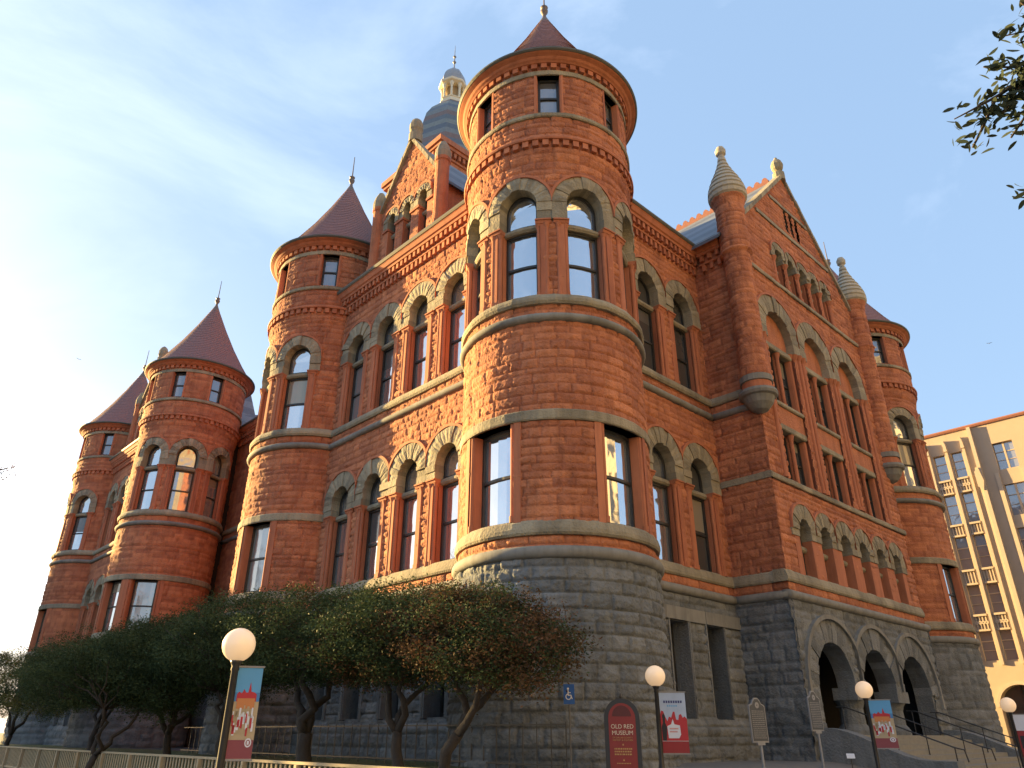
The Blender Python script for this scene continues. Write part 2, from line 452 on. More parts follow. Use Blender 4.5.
def arch_window(surf, uc, r0, z0, zcap, zspring, r1, half, pane=GL_B, jit=0.035, stone=GRAY, cols=True, lo=None, hi=None, depth=0.42, zt=None, twin=False, capm=REDS, nvous=13, red_rim=True):
    """the round-arched window: sash, fanlight, transom bar, voussoir arch, jambs with colonnettes and caps"""
    zt = zcap + 0.02 if zt is None else zt
    d = -depth + 0.06
    win = sash(surf, uc, r0 - 0.01, z0, zt - 0.2, pane=pane, d=d, arch=(zspring, r0 - .01, zt))
    def sub(mb, name, m, smooth=False):
        o = mb.build(name, surf, m, None, smooth, origin=CC); o.parent = win; return o
    lo = uc - half if lo is None else lo; hi = uc + half if hi is None else hi
    a = MB()
    a.ring(uc, zspring, r0, r1, -depth, 0.085, n=nvous, jit=jit, lo=lo, hi=hi)
    za = zcap
    k = max(1, int(round((zspring - za) / 0.33)))
    for i in range(k):
        b0, b1 = za + (zspring - za) * i / k, za + (zspring - za) * (i + 1) / k
        for s in (-1, 1):
            e = (uc - lo) if s < 0 else (hi - uc)
            e = min(e, r1)
            u0, u1 = sorted((uc + s * r0, uc + s * e))
            a.hexa(u0, u1, b0 + .006, b1, -depth, 0.08 + random.uniform(-jit, jit), nu=2)
    sub(a, 'arch', stone)
    if red_rim:
        h = MB(); h.ring(uc, zspring, r1 - 0.01, r1 + 0.085, -0.05, 0.125, n=14, lo=lo, hi=hi, tones=False); sub(h, 'hood_mould', REDS)
    t = MB(); t.prof(uc - r0 - .03, uc + r0 + .03, [(d - .05, zt - .22), (d + .14, zt - .22), (d + .2, zt - .15), (d + .2, zt - .06), (d + .12, zt + .01), (d - .05, zt + .01)], nu=6); sub(t, 'transom', stone)
    if cols:
        for s in (-1, 1):
            j = MB()
            def bx(x0, x1, *q): x0, x1 = sorted((uc + s * (r0 + x0), uc + s * (r0 + x1))); j.hexa(x0, x1, *q, nu=2)
            bx(-.0, .10, z0 - .05, zcap - .15, -depth, -0.14); bx(.10, .30, z0 - .05, zcap - .15, -depth, 0.045)
            j.col(uc + s * (r0 + .055), -0.06, z0 + .12, zcap - .3, 0.075); j.col(uc + s * (r0 + .055), -0.06, z0 - .05, z0 + .12, .1); j.col(uc + s * (r0 + .055), -0.06, zcap - .3, zcap - .14, .075, r1=.13)
            j.col(uc + s * (r0 + .30), 0.0, z0 + .1, zcap - .3, 0.065); j.col(uc + s * (r0 + .30), 0.0, zcap - .3, zcap - .14, .065, r1=.12); j.col(uc + s * (r0 + .30), 0.0, z0 - .05, z0 + .1, .09)
            x0, x1 = sorted((uc + s * (r0 - .05), uc + s * (r0 + .45)))
            j.prof(x0, x1, [(-depth, zcap - .15), (.07, zcap - .15), (.10, zcap - .06), (.14, zcap - .05), (.14, zcap), (-depth, zcap)], nu=3)
            sub(j, 'jamb', REDS)
    return win

def rect_window(surf, uc, w, z0, z1, depth=0.36, jamb=0.26, pane=GL_B, m=REDS, meet=0.5, proud=.05):
    d = -depth + 0.05
    win = sash(surf, uc, w, z0, z1, d=d, pane=pane, meet=meet)
    def put(j, name): o = j.build(name, surf, m, None, origin=CC); o.parent = win
    for s in (-1, 1):
        j = MB()
        def bx(x0, x1, *q): x0, x1 = sorted((uc + s * (w + x0), uc + s * (w + x1))); j.hexa(x0, x1, *q, nu=2)
        bx(-.005, jamb * .4, z0 - .03, z1 + .03, -depth - .05, -.05 if jamb > .2 else proud - .02); bx(jamb * .4, jamb, z0 - .03, z1 + .03, -depth, proud)
        if .3 < jamb:
            j.col(uc + s * (w + .08), -0.05, z0, z1, .07); j.col(uc + s * (w + .08), -0.05, z0, z0 + .18, .1)
        put(j, 'jamb')
    j = MB(); j.hexa(uc - w, uc + w, z1, z1 + .05, -depth - .05, 0.0, nu=4); put(j, 'lintel')
    j = MB(); j.hexa(uc - w, uc + w, z0 - .06, z0, -depth - .05, 0.0, nu=4); put(j, 'sill')
    return win

# --- courses ------------------------------------------------------------------------------------
def torus_pts(z0, z1, d0, d1):
    n = 8; zc, rz = (z0 + z1) / 2, (z1 - z0) / 2
    return [(-.15, z0)] + [(d0 + (d1 - d0) * math.sin(math.pi * k / n), zc - rz * math.cos(math.pi * k / n)) for k in range(n + 1)] + [(-.15, z1)]
SILL1 = [(-.42, 6.34), (.07, 6.34), (.11, 6.4), (.11, 6.5), (.06, 6.68), (.0, 6.75), (-.42, 6.76)]
SILL2 = [(-.42, 13.42), (.10, 13.42), (.15, 13.5), (.15, 13.6), (.07, 13.75), (.0, 13.8), (-.42, 13.81)]
def courses(surf, u0, u1, parent, low=True, up=True, nu=None, band=True):
    nu = nu or max(2, int((u1 - u0) / .5))
    b = MB()
    if low:
        b.prof(u0, u1, torus_pts(5.74, 6.05, .04, .2), nu, tone=.4); bd(b, 'string_course', surf, GRAYS, parent, smooth=True)
    if up:
        b = MB(); b.prof(u0, u1, torus_pts(12.83, 13.1, .03, .17), nu, jit=.008, blocks=2); bd(b, 'string_course', surf, GRAYS, parent, smooth=True)
    for SP, on in ((SILL1, low), (SILL2, up)):
        if on: s = MB(); s.prof(u0, u1, SP, nu, jit=.015, blocks=2); bd(s, 'sill_course', surf, GRAY, parent)
def wall_cornice(surf, u0, u1, parent, z=ZC, dz=0.0):
    c = MB()
    c.prof(u0, u1, [(-.1, 19.96), (.17, 19.96), (.17, 20.06), (.12, 20.1), (.12, 20.36), (.32, 20.36), (.34, 20.46), (.4, 20.5), (.46, 20.66), (.5, 20.72), (-.1, 20.72)], tone=.4)
    n = max(1, int((u1 - u0) / .3))
    for i in range(n):
        u = u0 + (u1 - u0) * (i + .5) / n
        c.hexa(u - .075, u + .075, 19.66, 19.962, -.05, .15); c.hexa(u - .075, u + .075, 20.1, 20.362, .1, .29)
    bd(c, 'cornice', surf, REDS, parent)
    g = MB(); g.prof(u0, u1, [(-.1, 20.72), (.52, 20.72), (.56, 20.78), (.56, 20.87), (-.1, 20.9)]); bd(g, 'gutter', surf, GUTTER, parent)

# --- round towers -------------------------------------------------------------------------------
def in_rect(U, Z, uc, w, z0, z1): return (abs(U - uc) < w) & (Z > z0) & (Z < z1)
def sm_np(a, b, x):
    t = np.clip((x - a) / (b - a), 0, 1); return t * t * (3 - 2 * t)
def round_tower(c, view, step, top, mid, low, span=100, pitch=44.5, panes=None):
    S = Cyl(c, TR); k = math.pi / 180 * TR
    a0, a1 = view - span, view + span
    tw = MB()                                        # the far side of the drum, out of sight
    tw.prof((a1 - .5) * k, (a0 + 360.5) * k, [(-.3, GZ - .3), (.08, GZ - .3), (.08, 6), (0, 6), (0, 23.2), (-.3, 23.2)], nu=16, tone=.5)
    T = bd(tw, 'round_tower', S, RED)
    hp = pitch / 2 * k
    UP = .09; S2 = Cyl(c, TR + UP); k2 = math.pi / 180 * (TR + UP)
    R0, R1 = 0.65, 1.14
    def hole(U, Z):
        h = np.zeros(U.shape, bool)
        for a, _ in top: h |= in_rect(U, Z, a * k, .41 + .06, 21.1, 23.12)
        for a, _ in mid: h |= in_rect(U, Z, a * k, R0 + .15, 13.5, 17.36) | ((U - a * k) ** 2 + (Z - 17.35) ** 2 < (R0 + .25) ** 2)
        for a, w in low: h |= in_rect(U, Z, a * k, w + .13, 6.5, 9.75)
        return h
    rw('sandstone_drum', S, a0 * k, a1 * k, 5.9, 23.35, step, RED, STY_RED, parent=T, hole=hole, dfun=lambda U, Z: UP * sm_np(19.0, 19.5, Z))
    rw('granite_base', S, a0 * k, a1 * k, GZ - .3, 5.9, step, GRAN, STY_GRAN, parent=T, d0=0.03, dfun=lambda U, Z: (5.9 - Z) * .022)
    f0, f1 = -180 * k, 180 * k
    b = MB()
    b.prof(f0, f1, torus_pts(5.72, 6.05, .06, .2), 72, tone=.4, caps=False); bd(b, 'string_course', S, GRAYS, T, smooth=True)
    b = MB(); b.prof(f0, f1, torus_pts(12.83, 13.1, .04, .19), 72, jit=.006, caps=False, blocks=3); bd(b, 'string_course', S, GRAYS, T, smooth=True)
    for SP in (SILL1, SILL2):
        s = MB(); s.prof(f0, f1, [(q[0] + .02, q[1]) for q in SP], 72, jit=.015, caps=False, blocks=3); bd(s, 'sill_course', S, GRAY, T)
    s = MB()
    s.prof(f0, f1, [(-.4, 9.62), (.07, 9.62), (.09, 9.66), (.09, 9.9), (.06, 9.94), (-.4, 9.94)], 72, jit=.012, caps=False, blocks=3); bd(s, 'stone_band', S, GRAY, T); s = MB()
    s.prof(f0, f1, [(q_[0] + UP, q_[1]) for q_ in [(-.35, 23.02), (.06, 23.02), (.07, 23.04), (.07, 23.22), (.05, 23.24), (-.35, 23.24)]], 72, jit=.01, caps=False, blocks=3); bd(s, 'stone_band', S, GRAY, T); s = MB()
    s.prof(f0, f1, [(q_[0] + UP, q_[1]) for q_ in [(-.35, 20.98), (.07, 20.98), (.1, 21.02), (.1, 21.14), (.0, 21.2), (-.35, 21.22)]], 72, jit=.01, caps=False, blocks=3)
    bd(s, 'stone_band', S, GRAY, T)
    cn = MB()
    cn.prof(f0, f1, [(-.1, 19.9), (.25, 19.9), (.27, 19.96), (.25, 20.03), (.1, 20.08), (-.1, 20.08)], 72, caps=False, tone=.4)
    c2 = MB(); c2.prof(f0, f1, [(-.1, 23.25), (.12, 23.25), (.12, 23.48), (.28, 23.48), (.32, 23.52), (.38, 23.56), (.44, 23.63), (.56, 23.69), (.6, 23.72), (-.1, 23.75)], 96, caps=False, tone=.4)
    nd = 56
    for i in range(nd):
        a = -180 + 360 * (i + .5) / nd
        cn.hexa((a - 1.9) * k, (a + 1.9) * k, 19.66, 19.91, -.05, .21); c2.hexa((a - 1.9) * k, (a + 1.9) * k, 23.27, 23.49, 0, .25)
    bd(cn, 'corbel_band', S, REDS, T); bd(c2, 'cornice', S, REDS, T)
    g = MB(); g.prof(f0, f1, [(.1, 23.72), (.62, 23.72), (.67, 23.77), (.67, 23.84), (.3, 23.98), (.1, 23.98)], 96, caps=False); bd(g, 'gutter', S, GUTTER, T)
    rf = MB()
    pr = [(3.35, 23.9), (3.1, 24.25), (2.6, 25.0), (1.8, 26.35), (1.0, 27.9), (.42, 29.15), (.2, 29.62)]
    pr2 = []
    for (ra, za_), (rb, zb_) in zip(pr[:-1], pr[1:]):
        k_ = max(1, int(round((zb_ - za_) / .2)))
        for q in range(k_):
            r_a, r_b = ra + (rb - ra) * q / k_, ra + (rb - ra) * (q + 1) / k_
            pr2 += [(r_a + .022, za_ + (zb_ - za_) * q / k_), (r_b + .004, za_ + (zb_ - za_) * (q + 1) / k_ - .003)]
    rf.lathe(0, 0, pr2, n=56)
    Fc = Flat(c, dL, nL)
    bd(rf, 'conical_roof', Fc, TILE, T)
    fi = MB(); fi.lathe(0, 0, [(.44, 29.1), (.24, 29.6), (.09, 29.95), (.07, 30.1), (.15, 30.25), (.17, 30.35), (.1, 30.5), (.17, 30.56), (.04, 30.62), (.035, 30.7), (.02, 32.1)], n=12); bd(fi, 'finial', Fc, COPPER, T, smooth=True)
    pn = panes or (GL_M, GL_B, GL_B)
    for a, _ in top: rect_window(S2, a * k2, .41, 21.22, 23.02, depth=.3, jamb=.1, pane=pn[0], m=REDS)
    for a, lohi in mid:
        l_, h_ = lohi or (1, 1)
        arch_window(S, a * k, R0, 13.8, 16.62, 17.33, R1, hp, pane=pn[1], lo=a * k - (hp if l_ else R1), hi=a * k + (hp if h_ else R1))
    for a, w in low: rect_window(S, a * k, w, 6.74, 9.62, depth=.42, jamb=.36, pane=pn[2])
    return T
C2, C3, C4, C5 = CC + dL * T2 + nL * .12, CC + dL * T3 + nL * .12, CC + dL * T4, CC + dR * WR
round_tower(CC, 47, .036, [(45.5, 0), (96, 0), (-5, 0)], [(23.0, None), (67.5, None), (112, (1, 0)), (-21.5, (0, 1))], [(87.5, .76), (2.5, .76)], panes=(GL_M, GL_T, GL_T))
round_tower(C2, 50, .05, [(38, 0), (92, 0)], [(57.5, (0, 1)), (102, (1, 0))], [(75, .72)], span=115)
round_tower(C3, 25, .085, [(44.5, 0), (-2.5, 0), (92, 0)], [(59.5, (1, 0)), (15.5, None), (-29, (0, 1))], [(34, .72), (76, .72)], span=120, pitch=44.5)
round_tower(C4, 45, .1, [(41, 0), (92, 0)], [(55.5, (0, 0)), (104, (1, 0))], [(84, .7)], span=115)
round_tower(C5, 40, .07, [(38, 0), (-4, 0)], [(29, (0, 1)), (-15.5, (1, 0))], [(9, .72)], span=100)

# --- left flank: wall with four arched windows per storey, twice (the second between the two far towers)
WU = (4.14, 6.46, 8.78, 11.1)
def flank(base, mirror, step):
    us = [base + (-u if mirror else u) for u in WU]
    lo_, hi_ = (base - 12.6, base - 2.6) if mirror else (base + 2.6, base + 12.6)
    r0, r1, hp = .62, 1.25, 1.16
    def hole(U, Z):
        h = np.zeros(U.shape, bool)
        for u in us:
            for z0, zs in ((6.5, 10.25), (13.5, 17.43)):
                h |= in_rect(U, Z, u, r0 + .15, z0, zs) | ((U - u) ** 2 + (Z - zs) ** 2 < (r0 + .25) ** 2)
        return h
    W = rw('facade_wall', LW, lo_, hi_, 5.8, 20.0, step, RED, STY_RED, hole=hole)
    def ghole(U, Z):
        h = np.zeros(U.shape, bool)
        for u in us: h |= in_rect(U, Z, u, .62, 2.0, 4.9)
        return h
    rw('granite_base', LW, lo_, hi_, GZ - .3, 5.8, step, GRAN, STY_GRAN, parent=W, hole=ghole, d0=.03, dfun=lambda U, Z: np.clip(2.0 - Z, 0, .25) * .5 + .02 * (5.8 - Z))
    courses(LW, lo_, hi_, W)
    wall_cornice(LW, base - 13.05 if mirror else lo_, hi_ if mirror else base + 13.05, W)
    us_s = sorted(us)
    for i, u in enumerate(us_s):
        lo, hi = u - (hp if i > 0 else r1), u + (hp if i < 3 else r1)
        arch_window(LW, u, r0, 6.75, 9.72, 10.25, r1, hp, lo=lo, hi=hi, pane=GL_B)
        arch_window(LW, u, r0, 13.8, 16.9, 17.43, r1, hp, lo=lo, hi=hi, pane=GL_S if i > 2 else GL_B)
        rect_window(LW, u, .5, 2.05, 4.85, depth=.6, jamb=.2, pane=DARK, m=GRAN, proud=.17)
    return W
flank(0, False, .04)
flank(T4, True, .1)

# dormer gables on the left flank
def dormer(uc):
    S = Flat(CC + nL * (OW + .03), dL, nL)
    hw, zk, za, zb = 2.15, 24.3, 27.55, 20.8
    def hole(U, Z):
        h = np.zeros(U.shape, bool)
        for k in (-1, 0, 1): h |= in_rect(U, Z, uc + 1.2 * k, .4, 20.8, 23.5) | ((U - uc - 1.2 * k) ** 2 + (Z - 23.48) ** 2 < .42 ** 2)
        return h | (Z > za - (abs(U - uc) / hw) * (za - zk))
    D = rw('gable_dormer', S, uc - hw, uc + hw, zb, za, .055, RED, STY_RED, hole=hole)
    for k in (-1, 0, 1):
        arch_window(S, uc + 1.2 * k, .3, 21.3, 23.1, 23.48, .64, .6, cols=False, nvous=9, pane=GL_D, zt=22.85, lo=uc + 1.2 * k - (.6 if k > -1 else .64), hi=uc + 1.2 * k + (.6 if k < 1 else .64))
    for k in (-1.5, -.5, .5, 1.5):
        w_ = .3 if abs(k) < 1 else .2; x_ = uc + 1.2 * k * (1 if abs(k) < 1 else .95); p = MB(); p.hexa(x_ - w_, x_ + w_, 21.2, 22.98, -.45, .02); p.hexa(x_ - w_ - .04, x_ + w_ + .04, 22.98, 23.1, -.42, .09); bd(p, 'pier', S, REDS, D)
    for s in (-1, 1):                                    # side cheeks and back body
        ck = MB(); u0, u1 = sorted((uc + s * hw, uc + s * (hw - .3)))
        ck.hexa(u0, u1, 20.3, 24.25, -6.0, -.02, tone=.5); bd(ck, 'cheek_wall', S, RED, D)
    bk = MB()
    bk.poly([(uc - hw + .31, 20.3), (uc + hw - .31, 20.3), (uc + hw - .31, zk - .1), (uc, za - .5), (uc - hw + .31, zk - .1)], -6.0, -.6); bd(bk, 'inner_wall', S, DARK, D)
    rf = MB()
    for s in (-1, 1):
        pts = [(uc, za - .05), (uc + s * (hw + .25), zk - .42), (uc + s * (hw + .25), zk - .56), (uc, za - .22)]
        rf.poly(pts if s < 0 else pts[::-1], -7.5, -.12)
    bd(rf, 'slate_roof', S, SLATE, D)
    cp = MB()
    for s in (-1, 1):
        n = 7
        for i in range(n):
            t0, t1 = i / n, (i + 1) / n - .01
            f = lambda t, o: (uc + s * (hw + .05) * t, za - (za - zk) * t + o)
            pts = [f(t0, .28), f(t1, .28), f(t1, -.02), f(t0, -.02)]
            cp.poly(pts[::-1] if s > 0 else pts, -.3, .16 + random.uniform(-.015, .015), tone=random.random())
    cp.lathe(uc, -.1, [(.34, 27.5), (.34, 28.0), (.27, 28.05), (.3, 28.2), (.34, 28.3), (.34, 28.6), (.26, 28.85), (.1, 29.02), (.03, 29.05)], n=12)
    bd(cp, 'coping', S, GRAY, D)
    for s in (-1, 1):
        pn = MB(); u = uc + s * 2.45
        pn.lathe(u, .0, [(.36, 20.7), (.36, 21.3), (.31, 21.35), (.31, 24.55), (.36, 24.6), (.36, 24.75), (.36, 24.77), (.37, 25.1), (.3, 25.4), (.14, 25.75), (.02, 25.85)], n=14, mats=[0] * 6 + [1] * 5)
        bd(pn, 'pinnacle', S, [RED, GRAY], D)
    return D
dormer(7.85)
dormer(T4 - 7.85)

# --- recessed centre of the left flank
W = rw('facade_wall', REC, 15.5, 33.2, 5.8, 20.0, .12, RED, STY_RED)
rw('granite_base', REC, 15.5, 33.2, GZ - .3, 5.8, .12, GRAN, STY_GRAN, parent=W)
courses(REC, 15.5, 33.2, W); wall_cornice(REC, 15.5, 33.2, W)
for u in (21.9, 24.25, 26.6): arch_window(REC, u, .62, 13.8, 16.9, 17.43, 1.25, 1.17)

# --- right front: two bays beside the corner tower
def right_bay():
    us = (4.41, 6.75); r0, r1, hp = .65, 1.25, 1.17
    def hole(U, Z):
        h = np.zeros(U.shape, bool)
        for u in us:
            for z0, zs in ((6.5, 10.25), (13.5, 17.5)):
                h |= in_rect(U, Z, u, r0 + .15, z0, zs) | ((U - u) ** 2 + (Z - zs) ** 2 < (r0 + .25) ** 2)
        return h
    W = rw('facade_wall', RW, 2.5, G0 + .05, 5.8, 20.0, .04, RED, STY_RED, hole=hole)
    def gh(U, Z): return in_rect(U, Z, 4.42, .53, 2.03, 4.92) | in_rect(U, Z, 6.5, .53, 2.03, 4.92)
    rw('granite_base', RW, 2.5, G0 + .05, GZ - .3, 5.8, .04, GRAN, STY_GRAN, parent=W, hole=gh, d0=.03, dfun=lambda U, Z: np.clip(2.0 - Z, 0, .25) * .8 + .02 * (5.8 - Z))
    courses(RW, 2.5, G0, W); wall_cornice(RW, 2.5, G0 + .0, W)
    for i, u in enumerate(us):
        lo, hi = u - (hp if i else r1), u + (hp if i == 0 else r1)
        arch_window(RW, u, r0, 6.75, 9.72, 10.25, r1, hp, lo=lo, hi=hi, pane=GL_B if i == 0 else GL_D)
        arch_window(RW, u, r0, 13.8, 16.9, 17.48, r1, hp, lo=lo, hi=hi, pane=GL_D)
    for u in (4.42, 6.5):
        rect_window(RW, u, .5, 2.0, 4.88, depth=.6, jamb=.09, pane=DARK, m=GRAN, proud=.13)
        s = MB(); s.prof(u - .6, u + .6, [(-.7, 1.7), (.3, 1.55), (.3, 1.62), (-.7, 2.12)], 1); bd(s, 'sloping_sill', RW, GRAYS, W)
    l = MB()
    n = 5
    for i in range(n): l.hexa(2.6 + (G0 - 2.6) * i / n, 2.6 + (G0 - 2.6) * (i + 1) / n - .01, 4.9, 5.3, -.3, .13 + random.uniform(0, .03), tone=.3 + .4 * random.random(), nu=2)
    bd(l, 'lintel_course', RW, GRAYS, W)
right_bay()

# --- projecting entrance gable
def gable():
    zap, uc, slope, GSTEP = 27.75, 14.35, 1.03, .35
    six = [10.05 + 1.72 * i for i in range(6)]
    att = [12.2 + 1.165 * i for i in range(5)]
    big = [10.78, 14.18, 17.56]
    ent = [10.57, 14.17, 17.82]
    def hole(U, Z):
        h = Z > zap - slope * abs(U - uc)
        for u in six: h |= in_rect(U, Z, u, .5, 6.5, 8.4) | ((U - u) ** 2 + (Z - 8.35) ** 2 < .6 ** 2)
        for u in att: h |= in_rect(U, Z, u, .42, 19.8, 21.7) | ((U - u) ** 2 + (Z - 21.65) ** 2 < .5 ** 2)
        for u in big: h |= in_rect(U, Z, u, 1.12, 10.2, 16.95) | ((U - u) ** 2 + (Z - 16.9) ** 2 < 1.4 ** 2)
        for k in (-1, 0, 1): h |= in_rect(U, Z, 14.5 + .56 * k, .14, 23.95, 25.3)
        return h
    W = rw('entrance_gable', GB, G0 - .03, G1 + .03, 5.8, zap, .045, RED, STY_RED, hole=hole)
    def gh(U, Z):
        h = np.zeros(U.shape, bool)
        for u in ent: h |= in_rect(U, Z, u, 1.5, 1.0, 3.15) | ((U - u) ** 2 + (Z - 3.1) ** 2 < 1.6 ** 2)
        h |= (Z < 3.05) & (U > 10) & (U < 18)
        return h
    rw('granite_base', GB, G0 - .13, G1 + .13, GZ - .3, 5.8, .055, GRAN, STY_GRAN, parent=W, hole=gh, d0=.03, dfun=lambda U, Z: .015 * (5.8 - Z))
    # return walls
    for (S, u0, u1) in ((RT, OW - .1, OG + .03), (Flat(CC + dR * G1, nR, dR), OW - .1, OG + .03)):
        r = rw('return_wall', S, u0, u1, 5.8, 20.9, .045, RED, STY_RED)
        rw('granite_base', S, u0, u1 + .07, GZ - .3, 5.8, .055, GRAN, STY_GRAN, parent=r, d0=.03, dfun=lambda U, Z: .015 * (5.8 - Z))
        courses(S, u0, u1 + .0, r, nu=4)
        b = MB(); b.prof(u0, u1 + .04, [(-.1, 10.04), (.07, 10.04), (.08, 10.28), (-.1, 10.28)], 4, jit=.01, blocks=1); bd(b, 'stone_band', S, GRAY, r)
        wall_cornice(S, OW + .4, OG - .55, r)
    # courses over the front
    b = MB()
    b.prof(G0 - .17, G1 + .17, torus_pts(5.74, 6.05, .04, .2), 24, tone=.4); bd(b, 'string_course', GB, GRAYS, W, smooth=True)
    s = MB()
    s.prof(G0 - .14, G1 + .03, SILL1, 30, jit=.015, blocks=2); bd(s, 'sill_course', GB, GRAY, W); s = MB()
    s.prof(G0 - .06, G1 + .06, [(-.4, 10.04), (.09, 10.04), (.11, 10.08), (.11, 10.22), (.02, 10.3), (-.4, 10.3)], 30, jit=.015, blocks=2); bd(s, 'stone_band', GB, GRAY, W); s = MB()
    s.prof(G0 + .55, G1 - .5, [(-.4, 19.76), (.1, 19.76), (.12, 19.8), (.12, 19.92), (.0, 19.97), (-.4, 19.97)], 26, jit=.015, blocks=2); bd(s, 'stone_band', GB, GRAY, W)
    for z, h in ((23.62, .2), (25.42, .18)):
        e = (zap - z) / slope - .35
        s = MB(); s.prof(uc - e, uc + e, [(-.2, z - h / 2), (.09, z - h / 2), (.09, z + h / 2), (-.2, z + h / 2)], 12, jit=.012, blocks=2); bd(s, 'stone_band', GB, GRAY, W)
    # six round-headed lights
    for i, u in enumerate(six):
        arch_window(GB, u, .46, 6.7, 8.1, 8.36, 1.02, .86, cols=False, depth=.45, pane=GL_D, zt=7.9, nvous=11, lo=u - (.86 if i else 1.02), hi=u + (.86 if i < 5 else 1.02))
    for i in range(7):
        u = six[0] - .86 + 1.72 * i; w = .4
        if i in (0, 6): u += .2 * (1 if i == 0 else -1); w = .2
        p = MB(); p.hexa(u - w, u + w, 6.6, 8.1, -.45, .035, tone=.45); bd(p, 'pier', GB, REDS, W)
    # attic arcade
    for i, u in enumerate(att):
        arch_window(GB, u, .37, 19.97, 21.45, 21.65, .76, .5825, cols=False, depth=.5, pane=GL_D, zt=21.2, nvous=9, lo=u - (.5825 if i else .76), hi=u + (.5825 if i < 4 else .76))
    for i in range(6):
        u = att[0] - .5825 + 1.165 * i; p = MB()
        if i in (0, 5): u += .08 * (1 if i == 0 else -1)
        p.hexa(u - .2, u + .2, 19.9, 21.45, -.5, -.12, tone=.4); p.col(u, -.02, 20.1, 21.2, .1); p.col(u, -.02, 21.2, 21.45, .1, r1=.2); p.col(u, -.02, 19.95, 20.1, .14); bd(p, 'colonnette', GB, REDS, W)
    # three tall arched bays with paired lights
    for i, u in enumerate(big):
        r0, r1, hp, zs, zc = 1.12, 1.9, 1.695, 16.9, 16.45
        bay = MB()
        bay.poly([(u - r0 - .05, 16.4)] + [(u + (r0 + .05) * math.cos(math.pi - math.pi * k / 14), zs + (r0 + .05) * math.sin(math.pi * k / 14)) for k in range(15)] + [(u + r0 + .05, 16.4)], -.45, -.25, tone=.45)
        B = bd(bay, 'arched_bay', GB, RED)
        bay = MB(); bay.hexa(u - r0 - .05, u + r0 + .05, 12.68, 13.45, -.5, -.08, tone=.4); o = bay.build('spandrel_panel', GB, RED, None, origin=CC); o.parent = B
        a = MB(); lo, hi = u - (hp if i else r1), u + (hp if i < 2 else r1)
        a.ring(u, zs, r0, r1, -.45, .085, n=17, jit=.035, lo=lo, hi=hi)
        for sgn in (-1, 1):
            e = min(r1, (u - lo) if sgn < 0 else (hi - u)); x0, x1 = sorted((u + sgn * r0, u + sgn * e))
            a.hexa(x0, x1, zc, zs, -.45, .1, nu=2)
        o = a.build('arch', GB, GRAY, None, origin=CC); o.parent = B; a = MB()
        a.prof(u - r0 - .02, u + r0 + .02, [(-.5, 16.14), (-.12, 16.14), (-.08, 16.18), (-.08, 16.38), (-.14, 16.42), (-.5, 16.42)], 4, blocks=1); o = a.build('lintel', GB, GRAY, None, origin=CC); o.parent = B; a = MB()
        a.prof(u - r0 - .02, u + r0 + .02, [(-.5, 13.45), (-.02, 13.45), (.02, 13.49), (.02, 13.6), (-.1, 13.66), (-.5, 13.66)], 4, blocks=1); o = a.build('sill', GB, GRAY, None, origin=CC); o.parent = B; a = MB()
        a.prof(u - r0 - .02, u + r0 + .02, [(-.5, 12.42), (-.08, 12.42), (-.04, 12.46), (-.04, 12.66), (-.1, 12.7), (-.5, 12.7)], 4, blocks=1)
        o = a.build('lintel', GB, GRAY, None, origin=CC); o.parent = B
        h = MB(); h.ring(u, zs, r1 - .01, r1 + .085, -.05, .125, n=14, lo=lo, hi=hi, tones=False); o = h.build('hood_mould', GB, REDS, None, origin=CC); o.parent = B
        for sgn in (-1, 1):
            j = MB()
            for (x, dd, rr) in ((.0, -.2, .09), (.2, -.06, .10), (.42, .03, .09)):
                j.col(u + sgn * (r0 + x), dd, 10.4, 16.2, rr); j.col(u + sgn * (r0 + x), dd, 16.2, zc, rr, r1=rr + .1); j.col(u + sgn * (r0 + x), dd, 10.28, 10.42, rr + .04)
            x0, x1 = sorted((u + sgn * (r0 - .1), u + sgn * (r0 + .16))); j.hexa(x0, x1, 10.25, zc - .1, -.5, -.2)
            x0, x1 = sorted((u + sgn * (r0 + .15), u + sgn * (r0 + .58))); j.hexa(x0, x1, 10.25, zc - .06, -.5, .02)
            o = j.build('pilaster', GB, REDS, None, origin=CC); o.parent = B
        for zz0, zz1 in ((10.28, 12.42), (13.66, 16.14)):
            j = MB(); j.hexa(u - .09, u + .09, zz0, zz1, -.5, -.3); j.col(u, -.22, zz0 + .12, zz1 - .28, .085); j.col(u, -.22, zz1 - .28, zz1, .085, r1=.16); j.col(u, -.22, zz0, zz0 + .12, .12)
            o = j.build('colonnette', GB, REDS, None, origin=CC); o.parent = B
        for sgn in (-1, 1):
            for zz0, zz1 in ((10.28, 12.42), (13.66, 16.14)):
                sash(GB, u + sgn * .55, .47, zz0, zz1, d=-.42, pane=GL_D, fw=.07)
    # slits near the apex
    for k in (-1, 0, 1):
        w = MB(); w.hexa(14.5 + .56 * k - .17, 14.5 + .56 * k + .17, 23.9, 25.34, -.5, -.25, tone=.9); bd(w, 'window', GB, DARK, W)
    # coping of the gable with its urn
    cp = MB()
    for sgn in (-1, 1):
        n = 16; L = 5.95
        for i in range(n):
            t0, t1 = L * i / n, L * (i + 1) / n - .015
            f = lambda t, o: (uc + sgn * t, zap - slope * t + o)
            pts = [f(t0, .2), f(t1, .2), f(t1, -.08), f(t0, -.08)]
            cp.poly(pts[::-1] if sgn > 0 else pts, -.35, .14 + random.uniform(-.01, .01), tone=random.random())
    cp.lathe(uc, -.05, [(.3, 27.5), (.3, 28.0), (.16, 28.05), (.14, 28.15), (.27, 28.3), (.32, 28.55), (.24, 28.8), (.1, 28.95), (.08, 29.05), (.02, 29.12)], n=12)
